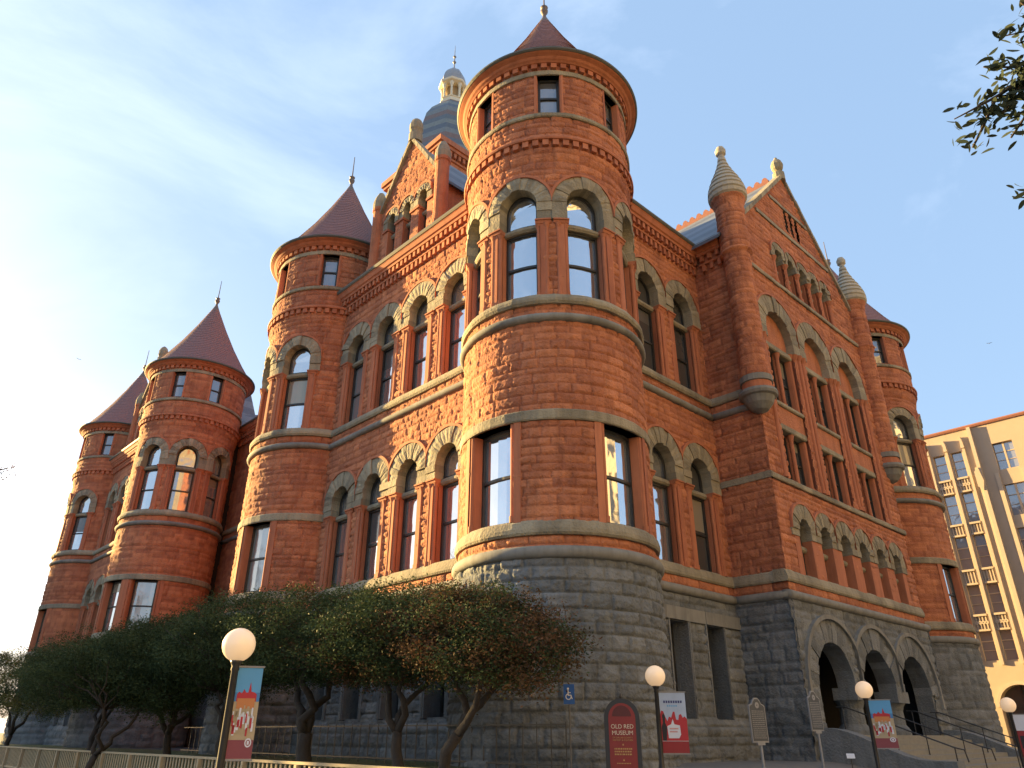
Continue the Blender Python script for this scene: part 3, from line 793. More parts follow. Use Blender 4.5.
    bd(cp, 'coping', GB, GRAY, W)
    # roof behind the gable, with crest tiles
    rf = MB()
    for sgn in (-1, 1):
        pts = [(uc, zap + .05), (uc + sgn * 6.9, zap - slope * 6.9 + .05), (uc + sgn * 6.9, zap - slope * 6.9 - .1), (uc, zap - .12)]
        rf.poly(pts if sgn < 0 else pts[::-1], -16, -.3)
    bd(rf, 'slate_roof', GB, SLATE, W)
    cr = MB()
    for i in range(34):
        d = -.6 - .45 * i
        cr.hexa(uc - .1, uc + .1, zap - .05, zap + .18, d - .45, d, tone=.5)
        for q in range(5):
            a0 = math.pi * q / 5; a1 = math.pi * (q + 1) / 5
            cr.add([(uc + x, zap + .18 + .26 * math.sin(a), d - .22 + .17 * math.cos(a)) for x in (-.06, .06) for a in (a0, a1)] + [(uc + x, zap + .15, d - .22) for x in (-.06, .06)], [(0, 1, 3, 2), (4, 1, 0), (5, 2, 3)], 0, .5)
    bd(cr, 'ridge_crest', GB, TERRA, W)
    # the entrance: three round arches, squat columns, dark porch
    E = MB()
    for i, u in enumerate(ent):
        r0, r1 = 1.43, 2.2
        hl = (u - ent[i - 1]) / 2 if i else r1
        hh = (ent[i + 1] - u) / 2 if i < 2 else r1
        E.ring(u, 3.1, r0, r1, -.6, .09, n=15, jit=.03, lo=u - hl, hi=u + hh)
    E.hexa(ent[0] - 1.43 - .75, ent[0] - 1.43, GZ - .1, 3.1, -.6, .07, nu=2); E.hexa(ent[2] + 1.43, ent[2] + 1.43 + .75, GZ - .1, 3.1, -.6, .07, nu=2)
    EN = bd(E, 'entrance_arch', GB, GRAN)
    h = MB()
    for i, u in enumerate(ent):
        hl = (u - ent[i - 1]) / 2 if i else 2.4
        hh = (ent[i + 1] - u) / 2 if i < 2 else 2.4
        h.ring(u, 3.1, 2.2, 2.35, -.1, .2, n=20, lo=u - hl, hi=u + hh, tones=False)
    h.hexa(ent[0] - 2.35, ent[0] - 2.2, 2.6, 3.1, -.1, .2); h.hexa(ent[2] + 2.2, ent[2] + 2.35, 2.6, 3.1, -.1, .2)
    o = h.build('hood_mould', GB, GRAYS, None, origin=CC); o.parent = EN
    for u in ((ent[0] + ent[1]) / 2, (ent[1] + ent[2]) / 2):
        q = MB(); q.hexa(u - .55, u + .55, 2.72, 3.12, -.75, .12, tone=.4); q.lathe(u, -.42, [(.56, 1.55), (.56, 1.75), (.5, 1.85), (.42, 1.95), (.40, 2.45), (.46, 2.6), (.54, 2.73)], n=18); o = q.build('column', GB, GRAN, None, origin=CC); o.parent = EN
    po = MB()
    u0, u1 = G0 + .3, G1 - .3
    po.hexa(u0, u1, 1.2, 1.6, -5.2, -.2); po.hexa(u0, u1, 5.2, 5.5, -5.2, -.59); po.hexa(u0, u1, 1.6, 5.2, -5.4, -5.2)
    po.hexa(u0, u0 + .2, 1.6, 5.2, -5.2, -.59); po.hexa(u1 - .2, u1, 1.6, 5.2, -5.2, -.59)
    o = po.build('porch', GB, mat('shade darkened porch stone', (.03, .028, .026), .9), None, origin=CC); o.parent = EN  # shade of the deep porch put into the stone colour
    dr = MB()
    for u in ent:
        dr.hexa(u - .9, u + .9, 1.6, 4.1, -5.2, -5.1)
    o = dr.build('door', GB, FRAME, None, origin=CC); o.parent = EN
    # steps
    st = MB(); n = 9
    for i in range(n):
        z = 1.6 - (i + 1) * .145
        st.hexa(ent[0] - 1.7, ent[2] + 1.7, z - .6, z + .15, -.3 + .0, GSTEP + .38 * (i + 1), tone=random.random(), nu=12)
    S_ = bd(st, 'entrance_steps', GB, STEP)
    for u in (ent[0] - 2.0, ent[2] + 1.95):
        k = MB()
        prf = [(0, .0), (0, 1.8)] + [(.45 + 2.9 * t, 1.8 - .85 * (t * t * (3 - 2 * t))) for t in [q / 8 for q in range(9)]] + [(4.0, .95), (4.0, 0)]
        vs = [(uu, z, d) for uu in (u - .3, u + .3) for d, z in prf]; m_ = len(prf)
        k.add(vs, [tuple(range(m_ - 1, -1, -1)), tuple(range(m_, 2 * m_))] + [(i, (i + 1) % m_, m_ + (i + 1) % m_, m_ + i) for i in range(m_)], 0, .4)
        o = k.build('cheek_wall', GB, GRAN, None, origin=CC); o.parent = S_
    # corner turrets with onion caps
    for u, top in ((G0, 0), (G1, 0)):
        S = Cyl(CC + dR * u + nR * OG, .53)
        tb = MB(); Fc = Flat(CC + dR * u + nR * OG, dR, nR)
        tb.lathe(0, 0, [(.08, 12.55), (.3, 12.66), (.5, 12.9), (.6, 13.15), (.70, 13.2), (.74, 13.3), (.70, 13.42), (.56, 13.44), (.56, 13.74), (.62, 13.76), (.62, 14.0), (.5, 14.02)], n=20, mats=[0] * 7 + [1, 0, 0, 0, 0])
        T = bd(tb, 'corner_turret', Fc, [GRAYS, REDS], smooth=False)
        rw('shaft', S, -math.pi * .53, math.pi * .53, 14.0, 22.6, .055, RED, dict(STY_RED, amp=.03, bl=(.3, .7)), parent=T, dfun=lambda U, Z: np.where(Z > 19.75, .07, 0) + np.where(abs(Z - 19.75) < .1, .05, 0) + np.clip(Z - 22.2, 0, 1) * .3)
        on = MB()
        pr = [(.6, 22.55), (.74, 22.6)]
        z, lay = 22.62, [(.80, .82), (.82, .80), (.78, .72), (.70, .62), (.60, .50), (.47, .38), (.36, .28), (.26, .2), (.19, .16)]
        for (ra, rb) in lay:
            pr += [(ra - .05, z), (ra + .01, z + .05), (rb + .015, z + .22), (rb - .06, z + .265)]; z += .275
        pr += [(.13, z), (.13, z + .1), (.22, z + .2), (.24, z + .4), (.16, z + .58), (.04, z + .64)]
        on.lathe(0, 0, pr, n=22); o = on.build('onion_cap', Fc, mat('pale cap stone', (.44, .41, .33), .85, (.32, .30, .24), scale=4, bump=.012, bscale=16), None, origin=CC); o.parent = T
    return W
gable()

# wall beyond the gable, mostly hidden
W = rw('facade_wall', RW, G1 - .05, WR - 2.5, 5.8, 20.0, .09, RED, STY_RED)
rw('granite_base', RW, G1 - .05, WR - 2.5, GZ - .3, 5.8, .09, GRAN, STY_GRAN, parent=W, d0=.03)
courses(RW, G1, WR - 2.5, W); wall_cornice(RW, G1, WR - 2.5, W)

# --- body, roofs, and the central clock tower
SB = Flat(CC, dL, nL)                       # u along the left flank, d towards the left street (d = -w)
body = MB()
for (u0, u1, d0, d1) in ((.45, 15.2, -27, .35), (15.0, 33.4, -27, -3.95), (33.2, 48.2, -27, .35)):
    body.hexa(u0, u1, GZ - .3, 20.6, d0, d1)
bd(body, 'inner_wall', SB, DARK)
bw = MB()
bw.hexa(49.2, 49.5, GZ - .3, 20.7, -27.2, .6, tone=.5); bw.hexa(-.6, 49.2, GZ - .3, 20.7, -28.7, -28.4, tone=.5)
bd(bw, 'back_wall', SB, RED)
rf = MB()
e = .5
def hip(u0, u1, d0, d1, z, h, inset, m=0):
    rf.add([(u0, z, d0), (u1, z, d0), (u1, z, d1), (u0, z, d1), (u0 + inset, z + h, (d0 + d1) / 2), (u1 - inset, z + h, (d0 + d1) / 2)],
           [(0, 1, 5, 4), (1, 2, 5), (2, 3, 4, 5), (3, 0, 4), (3, 2, 1, 0)], m, .5)
hip(-OW - .2, 15.0, -28.5, OW + .2, 20.86, 6.5, 6)
hip(33.6, 49.5, -28.5, OW + .2, 20.86, 6.5, 6)
hip(14.9, 33.7, -28.5, -3.0, 20.9, 8.6, 5.2)
bd(rf, 'slate_roof', SB, SLATE)
cr = MB()
for i in range(24): cr.hexa(21.2 + .27 * i, 21.44 + .27 * i, 29.4, 29.75 + .15 * (i % 2), -15.87, -15.63)
bd(cr, 'ridge_crest', SB, TERRA)

def clock_tower():
    K = CC + dL * 24.3 + dR * 13.65
    S = Flat(K, dL, nL)
    m = MB(); h = 3.45
    m.hexa(-h, h, 20, 43.6, -h, h, tone=.4)
    CT = bd(m, 'clock_tower', S, RED)
    c = MB(); 
    for (hh, z0, z1) in ((h + .08, 41.6, 41.8), (h + .15, 42.6, 42.8), (h + .45, 43.3, 43.6), (h + .6, 43.6, 44.1)): c.hexa(-hh, hh, z0, z1, -hh, hh, tone=.4)
    for i in range(15):
        for s_ in (-1, 1):
            q = -h + 2 * h * (i + .5) / 15
            c.hexa(q - .12, q + .12, 42.85, 43.3, s_ * (h - .05) if s_ > 0 else -h - .35, h + .35 if s_ > 0 else -h + .05)
            c.hexa(-h - .35 if s_ < 0 else h - .05, -h + .05 if s_ < 0 else h + .35, 42.85, 43.3, q - .12, q + .12)
    o = c.build('cornice', S, REDS, None, origin=CC); o.parent = CT
    d = MB()
    for a in range(4):
        ca, sa = round(math.cos(a * math.pi / 2)), round(math.sin(a * math.pi / 2))
        for x0 in (-1.5, 0, 1.5):
            pts = [(-.36, 39.4), (.36, 39.4)] + [(.36 * math.cos(math.pi * q / 6), 40.9 + .36 * math.sin(math.pi * q / 6)) for q in range(7)]
            d.add([((h + .03) * ca - (x0 + x) * sa, z, (h + .03) * sa + (x0 + x) * ca) for x, z in pts], [tuple(range(len(pts)))], 0, .5)
    o = d.build('louvre', S, DARK, None, origin=CC); o.parent = CT
    r = MB(); r.lathe(0, 0, [(4.1, 44.1), (3.75, 45.4), (3.2, 48.2), (2.75, 50.2), (2.2, 51.3), (1.5, 52.2), (1.2, 52.6)], n=8); o = r.build('slate_roof', S, SLATE2, None, origin=CC); o.parent = CT
    l = MB(); zb = 52.5
    l.lathe(0, 0, [(1.3, zb), (1.3, zb + .2), (1.1, zb + .28), (1.1, zb + .6), (1.18, zb + .65), (1.18, zb + .72)], n=8)
    l.lathe(0, 0, [(.6, zb + .6), (.6, zb + 2.7)], n=8, m=1)
    for k in range(8):
        a = 2 * math.pi * k / 8
        l.col(.96 * math.cos(a), .96 * math.sin(a), zb + .7, zb + 2.45, .1, n=8); l.col(.96 * math.cos(a), .96 * math.sin(a), zb + 2.0, zb + 2.45, .1, n=8, r1=.22)
        a += math.pi / 8
        pts = [(.94 * math.cos(a) - x * math.sin(a), z, .94 * math.sin(a) + x * math.cos(a)) for x, z in [(-.4, zb + 2.6), (.4, zb + 2.6), (.4, zb + 2.2), (.2, zb + 2.4), (0, zb + 2.46), (-.2, zb + 2.4), (-.4, zb + 2.2)]]
        l.add(pts, [tuple(range(7))], 0, .5)
    l.lathe(0, 0, [(1.05, zb + 2.45), (1.32, zb + 2.6), (1.36, zb + 2.8), (1.15, zb + 2.92), (1.1, zb + 2.95)], n=8)
    o = l.build('lantern', S, [WHITEP, LANT], None, origin=CC); o.parent = CT
    dm = MB(); zd = zb + 2.9; dm.lathe(0, 0, [(1.16, zd), (1.12, zd + .6), (1.0, zd + 1.1), (.76, zd + 1.6), (.45, zd + 1.95), (.14, zd + 2.15), (.1, zd + 2.4), (.05, zd + 2.45)], n=8); o = dm.build('dome', S, mat('lead dome', (.33, .34, .36), .5), None, origin=CC); o.parent = CT
    fn = MB(); zf = zd + 2.3; fn.lathe(0, 0, [(.07, zf), (.05, zf + .6), (.17, zf + .85), (.06, zf + 1.0), (.05, zf + 1.4), (.16, zf + 1.55), (.04, zf + 1.75), (.015, zf + 3.1)], n=10); o = fn.build('finial', S, LEAD, None, origin=CC); o.parent = CT
clock_tower()

# ------------------------------------------------------------------ ground
def sm(a, b, x):
    t = np.clip((x - a) / (b - a), 0, 1); return t * t * (3 - 2 * t)
def gh(x, y):
    p, q = x * dR[0] + y * dR[1], x * dL[0] + y * dL[1]
    return GZ * sm(7.6, 12.0, p) * sm(7.0, 11.6, q)
def ghs(x, y): return float(gh(np.array([x]), np.array([y]))[0])
ASPH = mat('grey asphalt', (.055, .055, .057), .9, (.04, .04, .042), scale=3, bump=.004, bscale=80)
CONC = mat('pale concrete paving', (.19, .18, .165), .85, (.14, .135, .125), scale=2)
LAWN = mat('mown lawn', (.10, .12, .045), .95, (.06, .085, .03), scale=4, bump=.03, bscale=60)
def sheet(name, p0, p1, q0, q1, dz, m, n=60):
    p, q = np.linspace(p0, p1, n + 1), np.linspace(q0, q1, n + 1)
    Pm, Q = np.meshgrid(p, q); X = Pm * dR[0] + Q * dL[0]; Y = Pm * dR[1] + Q * dL[1]
    Zs = gh(X, Y) + dz
    me = bpy.data.meshes.new(name)
    V = np.stack([X.ravel(), Y.ravel(), Zs.ravel()], 1)
    me.from_pydata(V.tolist(), [], [(r * (n + 1) + c, r * (n + 1) + c + 1, (r + 1) * (n + 1) + c + 1, (r + 1) * (n + 1) + c) for r in range(n) for c in range(n)])
    me.materials.append(m)
    return tag(link(name, me), kind='structure')
def ground():
    p = np.array([-900, -200, -40] + list(np.linspace(-20, 60, 81)) + [66, 120, 900]); q = np.array([-900, -200, -40] + list(np.linspace(-10, 20, 61)) + [30, 60, 120, 300, 900])
    Pm, Q = np.meshgrid(p, q); X = Pm * dR[0] + Q * dL[0]; Y = Pm * dR[1] + Q * dL[1]
    V = np.stack([X.ravel(), Y.ravel(), gh(X, Y).ravel()], 1); n = len(p)
    me = bpy.data.meshes.new('ground'); me.from_pydata(V.tolist(), [], [(r * n + c, r * n + c + 1, (r + 1) * n + c + 1, (r + 1) * n + c) for r in range(len(q) - 1) for c in range(n - 1)])
    me.materials.append(ASPH); tag(link('ground', me), kind='structure')
ground()
sheet('pavement', 2.5, 14.9, -4, 14.5, .012, CONC, 60)
sheet('lawn', 8.0, 14.6, 15.0, 75, .02, LAWN, 80)
sheet('forecourt', 15, 60, 2, 14.2, .016, CONC, 80)

# ------------------------------------------------------------------ trees
BARK = mat('dark oak bark', (.055, .045, .036), .95, (.03, .025, .02), scale=12, bump=.03, bscale=12)
def leafmat(name, c1, c2):
    m = bpy.data.materials.new(name); m.use_nodes = True
    n, l = m.node_tree.nodes, m.node_tree.links
    b = n['Principled BSDF']; out = n['Material Output']; b.inputs['Roughness'].default_value = .55; b.inputs['Specular IOR Level'].default_value = .03
    at = n.new('ShaderNodeAttribute'); at.attribute_name = 'tone'
    rp = n.new('ShaderNodeValToRGB'); rp.color_ramp.elements[0].color = (*c1, 1); rp.color_ramp.elements[1].color = (*c2, 1)
    l.new(at.outputs['Fac'], rp.inputs['Fac']); l.new(rp.outputs['Color'], b.inputs['Base Color'])
    tr = n.new('ShaderNodeBsdfTranslucent'); l.new(rp.outputs['Color'], tr.inputs['Color'])
    mx = n.new('ShaderNodeMixShader'); mx.inputs['Fac'].default_value = .15
    l.new(b.outputs[0], mx.inputs[1]); l.new(tr.outputs[0], mx.inputs[2]); l.new(mx.outputs[0], out.inputs['Surface'])
    return m
LEAF_G = leafmat('live oak leaf', (.03, .048, .024), (.075, .11, .05))
LEAF_R = leafmat('bronze tinged leaf', (.05, .045, .022), (.16, .085, .05))
LEAF_Y = leafmat('painted sunlit leaf', (.07, .08, .025), (.20, .19, .06))  # yellow glow of the low sun painted into the leaf colour
LEAF_D = leafmat('dark oak leaf', (.025, .04, .018), (.06, .085, .035))

def leaves_mesh(name, centers, size, mats, mix=None, tones=None, seed=1, pts=((-1, 0, 0), (0, .42, .1), (1, 0, 0), (0, -.42, .1))):
    """one quad leaf per centre"""
    rng = np.random.default_rng(seed); n = len(centers)
    a = rng.normal(size=(n, 3)); a[:, 2] = a[:, 2] * .55; a /= np.linalg.norm(a, axis=1)[:, None]
    b = rng.normal(size=(n, 3)); b -= (b * a).sum(1)[:, None] * a; b /= np.linalg.norm(b, axis=1)[:, None]
    c = np.cross(a, b)
    s = size * rng.uniform(.7, 1.35, n)[:, None]
    q = len(pts)
    V = np.stack([centers + a * s * x + b * s * y + c * s * z for x, y, z in pts], 1).reshape(-1, 3)
    me = bpy.data.meshes.new(name)
    me.vertices.add(q * n); me.vertices.foreach_set('co', V.astype(np.float32).ravel())
    me.loops.add(q * n); me.loops.foreach_set('vertex_index', np.arange(q * n, dtype=np.int32))
    me.polygons.add(n); me.polygons.foreach_set('loop_start', np.arange(0, q * n, q, dtype=np.int32))
    me.update(calc_edges=True)
    for m in mats: me.materials.append(m)
    if mix is not None: me.polygons.foreach_set('material_index', mix.astype(np.int32))
    t = np.clip((rng.random(n) if tones is None else tones + rng.normal(0, .15, n)), 0, 1)
    at = me.attributes.new('tone', 'FLOAT', 'POINT'); at.data.foreach_set('value', np.repeat(t, q).astype(np.float32))
    return me
def tube(mb, pts, rads, n=8):
    pts = [Vector(p) for p in pts]; vs, fs = [], []
    for i, p in enumerate(pts):
        t = (pts[min(i + 1, len(pts) - 1)] - pts[max(i - 1, 0)]).normalized()
        x = t.cross(Vector((.3, .9, .2))).normalized(); y = t.cross(x)
        for k in range(n):
            a = 2 * math.pi * k / n; q = p + (x * math.cos(a) + y * math.sin(a)) * rads[i] * (1 + .08 * math.sin(3 * a + i)); vs.append((q.x, q.z, q.y))
    for i in range(len(pts) - 1):
        for k in range(n): fs.append((i * n + k, i * n + (k + 1) % n, (i + 1) * n + (k + 1) % n, (i + 1) * n + k))
    fs += [tuple(range(n - 1, -1, -1)), tuple(range((len(pts) - 1) * n, len(pts) * n))]
    mb.add(vs, fs, 0, .5)
def wob(p0, p1, n, amp, rng):
    p0, p1 = np.array(p0, float), np.array(p1, float)
    out = [p0 + (p1 - p0) * i / n + (rng.normal(0, amp, 3) * [1, 1, .5] if 0 < i < n else 0) for i in range(n + 1)]
    return [tuple(x) for x in out]
def oak(name, label, base, stems, crown, leaf, nclu, per, lsize, seed, group, mixf=None, csig=.2, cat='tree', hollow=.45, twigs=40, leafm=None):
    """base (x,y); stems: list of polylines relative to the base with radii; crown: list of ellipsoids (cx,cy,cz,rx,ry,rz) relative to the base ground"""
    rng = np.random.default_rng(seed)
    z0 = ghs(*base) - .05
    T = thing(name, label, cat, (base[0], base[1], z0), 0, group)
    tb = MB()
    for pts, ra in stems: tube(tb, pts, ra)
    cl = []
    w = np.array([c[3] * c[4] * c[5] for c in crown]) ** .8; w /= w.sum()
    for ci in rng.choice(len(crown), nclu, p=w):
        c = crown[ci]; v = rng.normal(size=3); v /= np.linalg.norm(v); r = rng.uniform(hollow, 1) ** .6 * (1 if rng.random() < .8 else rng.uniform(1.0, 1.18))
        cl.append(np.array(c[:3]) + v * r * np.array(c[3:]))
    cl = np.array(cl)
    ends = [np.array(p[-1]) for p, _ in stems]
    for i in rng.choice(nclu, min(twigs, nclu), replace=False):
        e = min(ends, key=lambda q: np.linalg.norm(q - cl[i])); tube(tb, wob(e, cl[i], 4, .08 + .03 * np.linalg.norm(cl[i] - e), rng), [.035 * csig / .2, .028 * csig / .2, .02 * csig / .2, .014 * csig / .2, .008], 5)
    tb.build('trunk', None, BARK, T, smooth=True)
    cen = np.repeat(cl, per, 0) + rng.normal(0, 1, (nclu * per, 3)) * [csig, csig, csig * .6]
    tone = np.repeat(rng.random(nclu), per) * .7 + .15
    mats = leafm or [leaf]; mix = None
    if len(mats) > 1: mix = (np.repeat(rng.random(nclu), per) < mixf).astype(int)
    link('crown', leaves_mesh('crown', cen, lsize, mats, mix, tone, seed), T)
    return T
def small_oak(base, lean, crown, seed, label, leafm=None, mixf=0.0, forks=3, nclu=330, h=2.3, r=.13, single=False):
    rng = np.random.default_rng(seed); lx, ly = lean
    fork = (lx * .35, ly * .35, h * .45); stems = [([(0, 0, -.1), (lx * .05 + .03, ly * .05, h * .15), (lx * .15 - .04, ly * .15, h * .3), fork], [r * 1.25, r, r * .92, r * .85])]
    for k in range(forks):
        a = 2 * math.pi * k / forks + rng.uniform(0, 1); e = (lx + .75 * math.cos(a), ly + .75 * math.sin(a), h * rng.uniform(.95, 1.15))
        stems.append((wob(fork, e, 5, .09, rng), [r * .72, r * .62, r * .54, r * .45, r * .38, r * .3]))
    return oak('oak_tree', label, base, stems, crown, LEAF_G, int(nclu * 1.3), 150, .034, seed, 'live oaks in a row before the left flank', leafm=leafm or [LEAF_G], mixf=mixf)
def along(u, p=10.5): return (dL[0] * u + dR[0] * p, dL[1] * u + dR[1] * p)
def cr(u, p, z, ru, rp, rz, base):
    """ellipsoid relative to the base; ru along the facade"""
    x, y = along(u, p); g = ghs(*base) - .05
    rx = abs(dL[0]) * ru + abs(dR[0]) * rp; ry = abs(dL[1]) * ru + abs(dR[1]) * rp
    return (x - base[0], y - base[1], z - g, rx * .85, ry * .85, rz)
b1 = along(13.1)
small_oak(b1, (dL[0] * -1.6, dL[1] * -1.6), [cr(11.8, 10.5, 3.35, 1.3, 1.4, .95, b1), cr(10.75, 10.4, 3.0, .9, 1.1, .6, b1), cr(12.8, 10.6, 3.7, 1.2, 1.2, .75, b1)], 21, 'bronze-tinged live oak leaning towards the tower, last of the row beside the round base', [LEAF_G, LEAF_R], .55, nclu=300)
b2 = along(14.7, 10.6)
small_oak(b2, (-.2, .3), [cr(14.6, 10.6, 3.7, 1.7, 1.6, 1.1, b2), cr(15.8, 10.8, 3.5, 1.5, 1.5, .9, b2)], 22, 'live oak with a crooked thin trunk just left of the bronze-tinged leaning tree', [LEAF_G, LEAF_R], .22)
b3 = along(18.6, 10.5)
small_oak(b3, (-.1, .2), [cr(18.4, 10.5, 4.0, 2.0, 1.7, 1.25, b3), cr(17.0, 10.7, 3.8, 1.3, 1.5, 1.0, b3), cr(20.2, 10.8, 3.7, 1.4, 1.5, 1.0, b3)], 23, 'live oak with a stout dark trunk, right of the lamp with the blue banner', [LEAF_G, LEAF_R], .12, r=.2, nclu=420)
b4 = along(23.6, 10.5)
small_oak(b4, (.2, .1), [cr(23.2, 10.5, 4.1, 2.3, 1.9, 1.4, b4), cr(25.2, 10.9, 4.0, 1.8, 1.7, 1.2, b4), cr(21.5, 10.6, 3.9, 1.4, 1.6, 1.0, b4)], 24, 'live oak whose trunk stands directly behind the pole of the blue-bannered lamp', nclu=450, r=.15)
b5 = along(27.0, 10.3)
small_oak(b5, (-.3, .1), [cr(27.6, 10.5, 4.2, 2.4, 2.0, 1.3, b5), cr(29.5, 10.8, 3.9, 1.8, 1.8, 1.2, b5)], 25, 'double-trunked live oak left of the blue-bannered lamp', nclu=450, forks=4)
b6 = (-12.6, 24.6)
small_oak(b6, (.3, .2), [(.5, 1.0, 3.6, 2.3, 2.0, 1.2), (-1.2, .4, 3.3, 1.6, 1.5, 1.0), (1.5, .8, 2.9, 1.4, 1.4, .8)], 26, 'live oak with a forked slim trunk close behind the fence at the far left', nclu=420, r=.11)
b7 = along(37.5, 11.0)
small_oak(b7, (.2, .1), [cr(37.5, 11, 4.3, 3.0, 2.2, 1.5, b7), cr(34.5, 11, 3.9, 2.4, 2.0, 1.3, b7), cr(40.5, 10.8, 3.8, 2.2, 2, 1.2, b7)], 27, 'broad live oak before the two farthest turrets', nclu=520)
b8 = along(47.5, 10.0)
small_oak(b8, (.2, .1), [cr(47.5, 10, 3.9, 3.4, 2.4, 1.6, b8), cr(44.0, 10.3, 3.5, 2.4, 2.0, 1.3, b8), cr(51, 9.8, 4.2, 2.6, 2.4, 1.5, b8)], 28, 'live oak with sunlit yellow painted into its leaves at the far left end of the row', [LEAF_G, LEAF_Y], .6, nclu=520)

# big unseen oaks added down the side street to keep the low sun off the base of the building
def shade_oak(base, h, r, seed, label, nclu=1100, leafm=None, lsize=.24):
    rng = np.random.default_rng(seed)
    fork = (rng.uniform(-.3, .3), rng.uniform(-.3, .3), h * .3); stems = [([(0, 0, -.2), (.05, .02, h * .15), fork], [.42, .34, .3])]
    for k in range(6):
        a = 2 * math.pi * k / 6 + rng.uniform(0, .6); e = (r * .5 * math.cos(a), r * .5 * math.sin(a), h * rng.uniform(.5, .75)); stems.append((wob(fork, e, 5, .25, rng), [.2, .18, .15, .12, .1, .08]))
    crown = [(0, 0, h * .68, r * .8, r * .8, h * .3)] + [(r * .55 * math.cos(a), r * .55 * math.sin(a), h * rng.uniform(.5, .68), r * .5, r * .5, h * .2) for a in np.linspace(0, 6.28, 6)[:-1] + rng.uniform(0, 1)]
    return oak('street_tree', label, base, stems, crown, LEAF_D, nclu, 46, lsize, seed, 'large trees added beyond the frame edge for shade', leafm=leafm or [LEAF_D], mixf=.3, csig=.5, twigs=90)
for i, (off, L, h) in enumerate(((-1.9, 66, 17.2), (-9.5, 72, 18.0), (-5.2, 64, 17.0), (2.9, 60, 16.8))):
    s2 = np.array([math.cos(R(SUN_MATH)), math.sin(R(SUN_MATH))]); n2 = np.array([-s2[1], s2[0]])
    b = np.array([CC[0], CC[1]]) + s2 * L + n2 * off
    shade_oak((float(b[0]), float(b[1])), h, 5.2, 60 + i, 'large unseen oak added for shade down the side street, %s' % ('nearest the street', 'nearest the building', 'second from the building', 'low and closest to the pavement')[i])

# a thin-leaved tree at the left edge, only its outer twigs in the picture
_b = (-25.2, 27.6); _g = ghs(*_b)
oak('street_tree', 'thin tree at the left edge with only a few pale leafy twigs showing', _b,
    [([(0, 0, -.1), (.1, .1, 3), (.2, .2, 5.5)], [.2, .16, .12]), ([(.2, .2, 5.5), (1.6, .5, 7.8), (3.2, .8, 10.2), (4.3, .9, 11.3)], [.1, .07, .04, .012]), ([(.2, .2, 5.0), (1.8, 1.2, 6.6), (4.0, 2.1, 8.3)], [.1, .06, .012]), ([(.2, .2, 5.5), (-.8, -.4, 8), (-1.2, -.2, 11)], [.1, .07, .02])],
    [(-.6, 0, 10, 2.0, 2.0, 2.6), (1.6, .5, 9.6, 1.6, 1.4, 2.2), (4.15, .9, 11.1, .5, .5, .6), (3.9, 2.0, 8.2, .45, .45, .4)], LEAF_Y, 80, 26, .055, 77, None, csig=.2, twigs=60, leafm=[leafmat('pale pinkish autumn leaf', (.12, .09, .07), (.26, .17, .14))])
LEAF8 = ((-1, 0, 0), (-.62, .25, .08), (0, .36, .12), (.6, .24, .06), (1, 0, -.04), (.6, -.24, .06), (0, -.36, .12), (-.62, -.25, .08))
